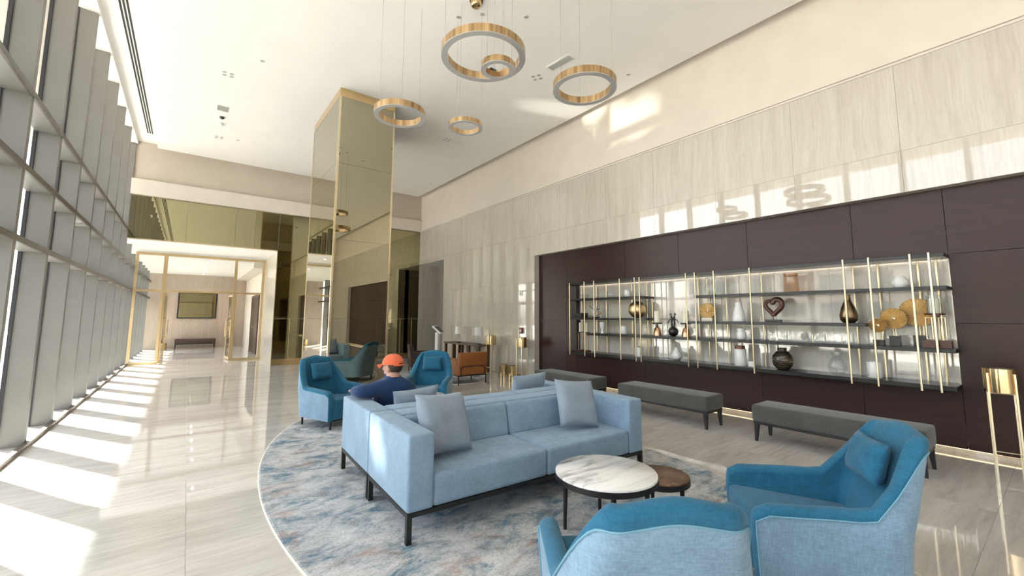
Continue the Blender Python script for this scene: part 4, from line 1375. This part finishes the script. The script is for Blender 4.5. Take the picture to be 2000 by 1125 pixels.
# ================================================================== MAN ON THE REAR SOFA
def build_man():
    J = {}
    V, E, Rr = [], [], []
    def jt(name, p, r, par=None):
        J[name] = len(V)
        V.append(Vector(p)); Rr.append(r)
        if par is not None:
            E.append((J[par], J[name]))
    jt('pelvis', (1.70, 4.31, 0.575), 0.150)
    jt('waist', (1.69, 4.24, 0.66), 0.145, 'pelvis')
    jt('chest', (1.685, 4.19, 0.765), 0.155, 'waist')
    jt('upper', (1.68, 4.16, 0.82), 0.105, 'chest')
    jt('neck', (1.675, 4.15, 0.895), 0.064, 'upper')
    jt('skull', (1.67, 4.16, 0.96), 0.062, 'neck')
    for s, n in ((-1, 'l'), (1, 'r')):
        jt('sh' + n, (1.68 + s * 0.165, 4.16, 0.79), 0.084, 'upper')
    jt('ell', (1.355, 4.15, 0.785), 0.068, 'shl')
    jt('fol', (1.35, 4.28, 0.772), 0.056, 'ell')
    jt('wrl', (1.37, 4.40, 0.753), 0.036, 'fol')
    jt('pal', (1.385, 4.46, 0.748), 0.036, 'wrl')
    jt('elr', (1.94, 4.24, 0.62), 0.064, 'shr')
    jt('for', (1.91, 4.36, 0.62), 0.054, 'elr')
    jt('wrr', (1.86, 4.47, 0.635), 0.036, 'for')
    jt('par', (1.83, 4.52, 0.64), 0.036, 'wrr')
    for s, n in ((-1, 'l'), (1, 'r')):
        jt('hip' + n, (1.70 + s * 0.09, 4.34, 0.555), 0.115, 'pelvis')
        jt('mid' + n, (1.70 + s * 0.12, 4.53, 0.545), 0.095, 'hip' + n)
        jt('kne' + n, (1.70 + s * 0.13, 4.70, 0.52), 0.066, 'mid' + n)
        jt('cal' + n, (1.70 + s * 0.13, 4.73, 0.34), 0.058, 'kne' + n)
        jt('ank' + n, (1.70 + s * 0.13, 4.74, 0.10), 0.042, 'cal' + n)
        jt('hee' + n, (1.70 + s * 0.13, 4.76, 0.06), 0.040, 'ank' + n)
        jt('toe' + n, (1.70 + s * 0.15, 4.92, 0.05), 0.034, 'hee' + n)
    me = bpy.data.meshes.new('rig')
    me.from_pydata(V, E, [])
    o = bpy.data.objects.new('rig', me)
    COL.objects.link(o)
    md = o.modifiers.new('skin', 'SKIN')
    md.use_smooth_shade = True
    for i, sv in enumerate(me.skin_vertices[0].data):
        sv.radius = (Rr[i], Rr[i])
        sv.use_root = (i == 0)
    # the chest is wider than deep
    for nme, k in (('chest', 1.25), ('waist', 1.15), ('pelvis', 1.2)):
        r = Rr[J[nme]]
        me.skin_vertices[0].data[J[nme]].radius = (r * k, r * 0.95)
    sb = o.modifiers.new('sub', 'SUBSURF'); sb.levels = 2
    dg = bpy.context.evaluated_depsgraph_get()
    body = bpy.data.meshes.new_from_object(o.evaluated_get(dg))
    bpy.data.objects.remove(o)
    bm = bmesh.new()
    bm.from_mesh(body)
    HC = Vector((1.675, 4.17, 0.99))
    F = Vector((-0.52, 0.85, 0)).normalized()
    S = Vector((F.y, -F.x, 0))
    def hp(f, s, z):
        return HC + F * f + S * s + Vector((0, 0, z))
    Mh = Matrix((F, S, Vector((0, 0, 1)))).transposed().to_4x4()
    Mh.translation = HC
    def blob(c, r, seg=16):
        bmesh.ops.create_uvsphere(bm, u_segments=seg, v_segments=seg // 2 + 2, radius=1, matrix=Mh @ Matrix.Translation(c) @ Matrix.Diagonal((*r, 1)))
    blob((0, 0, 0.015), (0.096, 0.077, 0.098), 24)        # skull
    blob((0.035, 0, -0.065), (0.058, 0.056, 0.058))      # jaw
    blob((0.085, 0, -0.105), (0.022, 0.026, 0.020))      # chin
    blob((0.105, 0, -0.018), (0.022, 0.013, 0.026))      # nose
    blob((0.092, 0, -0.062), (0.014, 0.028, 0.012))      # lips
    for s in (-1, 1):
        blob((0.0, s * 0.080, -0.015), (0.018, 0.012, 0.032))   # ears
        blob((0.07, s * 0.034, 0.018), (0.022, 0.026, 0.012))   # brow
    # fingers
    for n, wrist, d in (('l', 'pal', Vector((0.12, 0.99, -0.02))), ('r', 'par', Vector((-0.6, 0.78, -0.12)))):
        d.normalize()
        base = V[J[wrist]]
        side = d.cross(Vector((0, 0, 1))).normalized()
        for k, ln in enumerate((0.062, 0.074, 0.070, 0.052)):
            off = side * (0.030 - 0.020 * k)
            p0 = base + off * 0.8
            p1 = base + d * 0.045 + off
            p2 = p1 + d * ln * 0.5 + Vector((0, 0, -0.006))
            p3 = p2 + d * ln * 0.42 + Vector((0, 0, -0.016))
            bm_tube(bm, [p0, p1, p2, p3], [0.012, 0.0095, 0.0085, 0.007], 8)
        sg = 1 if n == 'l' else -1
        bm_tube(bm, [base - d * 0.01, base + side * 0.036 * sg + d * 0.015, base + side * 0.050 * sg + d * 0.045 + Vector((0, 0, -0.006))], [0.014, 0.011, 0.008], 8)
    me2 = bpy.data.meshes.new('person')
    bm.to_mesh(me2); bm.free()
    o = bpy.data.objects.new('rig', me2)
    COL.objects.link(o)
    rm = o.modifiers.new('re', 'REMESH'); rm.mode = 'VOXEL'; rm.voxel_size = 0.0075
    smm = o.modifiers.new('sm', 'SMOOTH'); smm.factor = 0.5; smm.iterations = 3
    dg = bpy.context.evaluated_depsgraph_get()
    fin = bpy.data.meshes.new_from_object(o.evaluated_get(dg))
    bpy.data.objects.remove(o)
    fin.name = 'person'
    fin.materials.clear()
    for k in ('navy', 'skin', 'trouser', 'black'):
        fin.materials.append(M[k])
    for p in fin.polygons:
        c = p.center
        p.use_smooth = True
        i = 0
        if (c - HC).length < 0.20 and c.z > 0.888 - 0.25 * (c.y - 4.15) and (c.z > 0.93 or math.hypot(c.x - 1.675, c.y - 4.155) < 0.068):
            i = 1
        elif c.z < 0.115 + RZ:
            i = 3
        elif (c.y > 4.385 and c.x < 1.50 and c.z > 0.68) or ((c - V[J['par']]).length < 0.135 and c.y > 4.42 and c.z > 0.585 and c.x > 1.74):
            i = 1
        elif c.y > 4.36 or c.z < 0.60:
            if not (c.x < 1.5 and c.z > 0.66) and not (c.z > 0.56 and c.x > 1.84 and c.y < 4.46):
                i = 2
        if c.y < 4.36 and 0.5 < c.z and i == 2 and c.z > 0.58:
            i = 0
        p.material_index = i
    body = bpy.data.objects.new('person', fin)
    COL.objects.link(body)
    tag(body, 'person in a coral cap and navy sweater sitting on the rear sofa, seen from behind', 'person')
    # cap: dome, brim, strap; hair shows through the opening at the back
    bm = bmesh.new()
    rings = []
    for j in range(11):
        ph = (PI / 2) * j / 10
        rr, zz = _c(ph) ** 0.8, _s(ph)
        ring = []
        for k in range(32):
            a = 2 * PI * k / 32
            back = max(0, -_c(a)) ** 4
            arch = back * 0.055 if j == 0 else 0
            ring.append(bm.verts.new(hp(0.112 * rr * _c(a), 0.094 * rr * _s(a), 0.032 + arch * max(0, 1 - abs(_s(a)) * 1.6) + 0.100 * zz)))
        rings.append(ring)
    for a_, b_ in zip(rings, rings[1:]):
        for k in range(32):
            bm.faces.new((a_[k], a_[(k + 1) % 32], b_[(k + 1) % 32], b_[k]))
    bmesh.ops.remove_doubles(bm, verts=bm.verts, dist=0.001)
    cap = finish(bm, 'cap', M['cap'], body, smooth=True, angle=80)
    bm = bmesh.new()
    rows = []
    for i in range(7):
        f = i / 6
        row = []
        for k in range(13):
            v = -1 + 2 * k / 12
            an = v * 1.05
            x0, y0 = 0.108 * _c(an), 0.092 * _s(an)
            row.append(bm.verts.new(hp(x0 + f * 0.075 * _c(an * 0.7), y0 * (1 - 0.1 * f), 0.036 - 0.016 * f - 0.030 * v * v * f)))
        rows.append(row)
    for a_, b_ in zip(rows, rows[1:]):
        for k in range(12):
            bm.faces.new((a_[k], a_[k + 1], b_[k + 1], b_[k]))
    r_ = bmesh.ops.solidify(bm, geom=list(bm.faces), thickness=0.004)
    finish(bm, 'brim', M['cap'], cap, smooth=True, angle=60)
    bm = bmesh.new()
    pts_ = []
    for k in range(13):
        an = PI + (-1 + 2 * k / 12) * 0.95
        pts_.append(hp(0.113 * _c(an), 0.095 * _s(an), 0.030))
    bm_tube(bm, pts_, 0.008, 8)
    finish(bm, 'strap', M['cap'], cap, smooth=True)
    bm = bmesh.new()
    rings = []
    for j in range(9):
        ph = -0.75 + 1.45 * j / 8
        ring = []
        for k in range(25):
            an = PI / 2 + PI * k / 24
            ring.append(bm.verts.new(hp(0.102 * _c(ph) * _c(an) - 0.002, 0.083 * _c(ph) * _s(an), 0.025 + 0.100 * _s(ph))))
        rings.append(ring)
    for a_, b_ in zip(rings, rings[1:]):
        for k in range(24):
            bm.faces.new((a_[k], a_[k + 1], b_[k + 1], b_[k]))
    finish(bm, 'hair', M['hair'], body, smooth=True, angle=80)
    for s in (-1, 1):
        bm = bmesh.new()
        bmesh.ops.create_uvsphere(bm, u_segments=12, v_segments=8, radius=0.011, matrix=Matrix.Translation(hp(0.082, s * 0.034, 0.0)))
        finish(bm, 'eye', M['white'], body, smooth=True)
build_man()

# ================================================================== ADDED GLINT SPOTS
# added spot lamps outside imitate sun glints on the upper wall and ceiling
for k, (src, dst, e, ang) in enumerate((((-9.0, 13.5, 0.9), (6.86, 5.6, 5.55), 5200, 3.6), ((-9.0, 13.2, 0.9), (6.86, 4.9, 5.45), 4600, 3.2), ((-9.0, 12.7, 0.9), (6.3, 6.3, 5.97), 5200, 3.0), ((-9.0, 13.0, 0.9), (6.86, 6.6, 5.35), 2600, 1.9))):
    gl_ = bpy.data.lights.new('added_glint_spot', 'SPOT')
    gl_.energy = e
    gl_.spot_size = math.radians(ang)
    gl_.spot_blend = 0.9
    gl_.shadow_soft_size = 0.05
    gl_.color = (1, 0.96, 0.86)
    go = bpy.data.objects.new('added_glint_spot', gl_)
    COL.objects.link(go)
    go.location = src
    go.rotation_euler = (Vector(dst) - Vector(src)).to_track_quat('-Z', 'Y').to_euler()
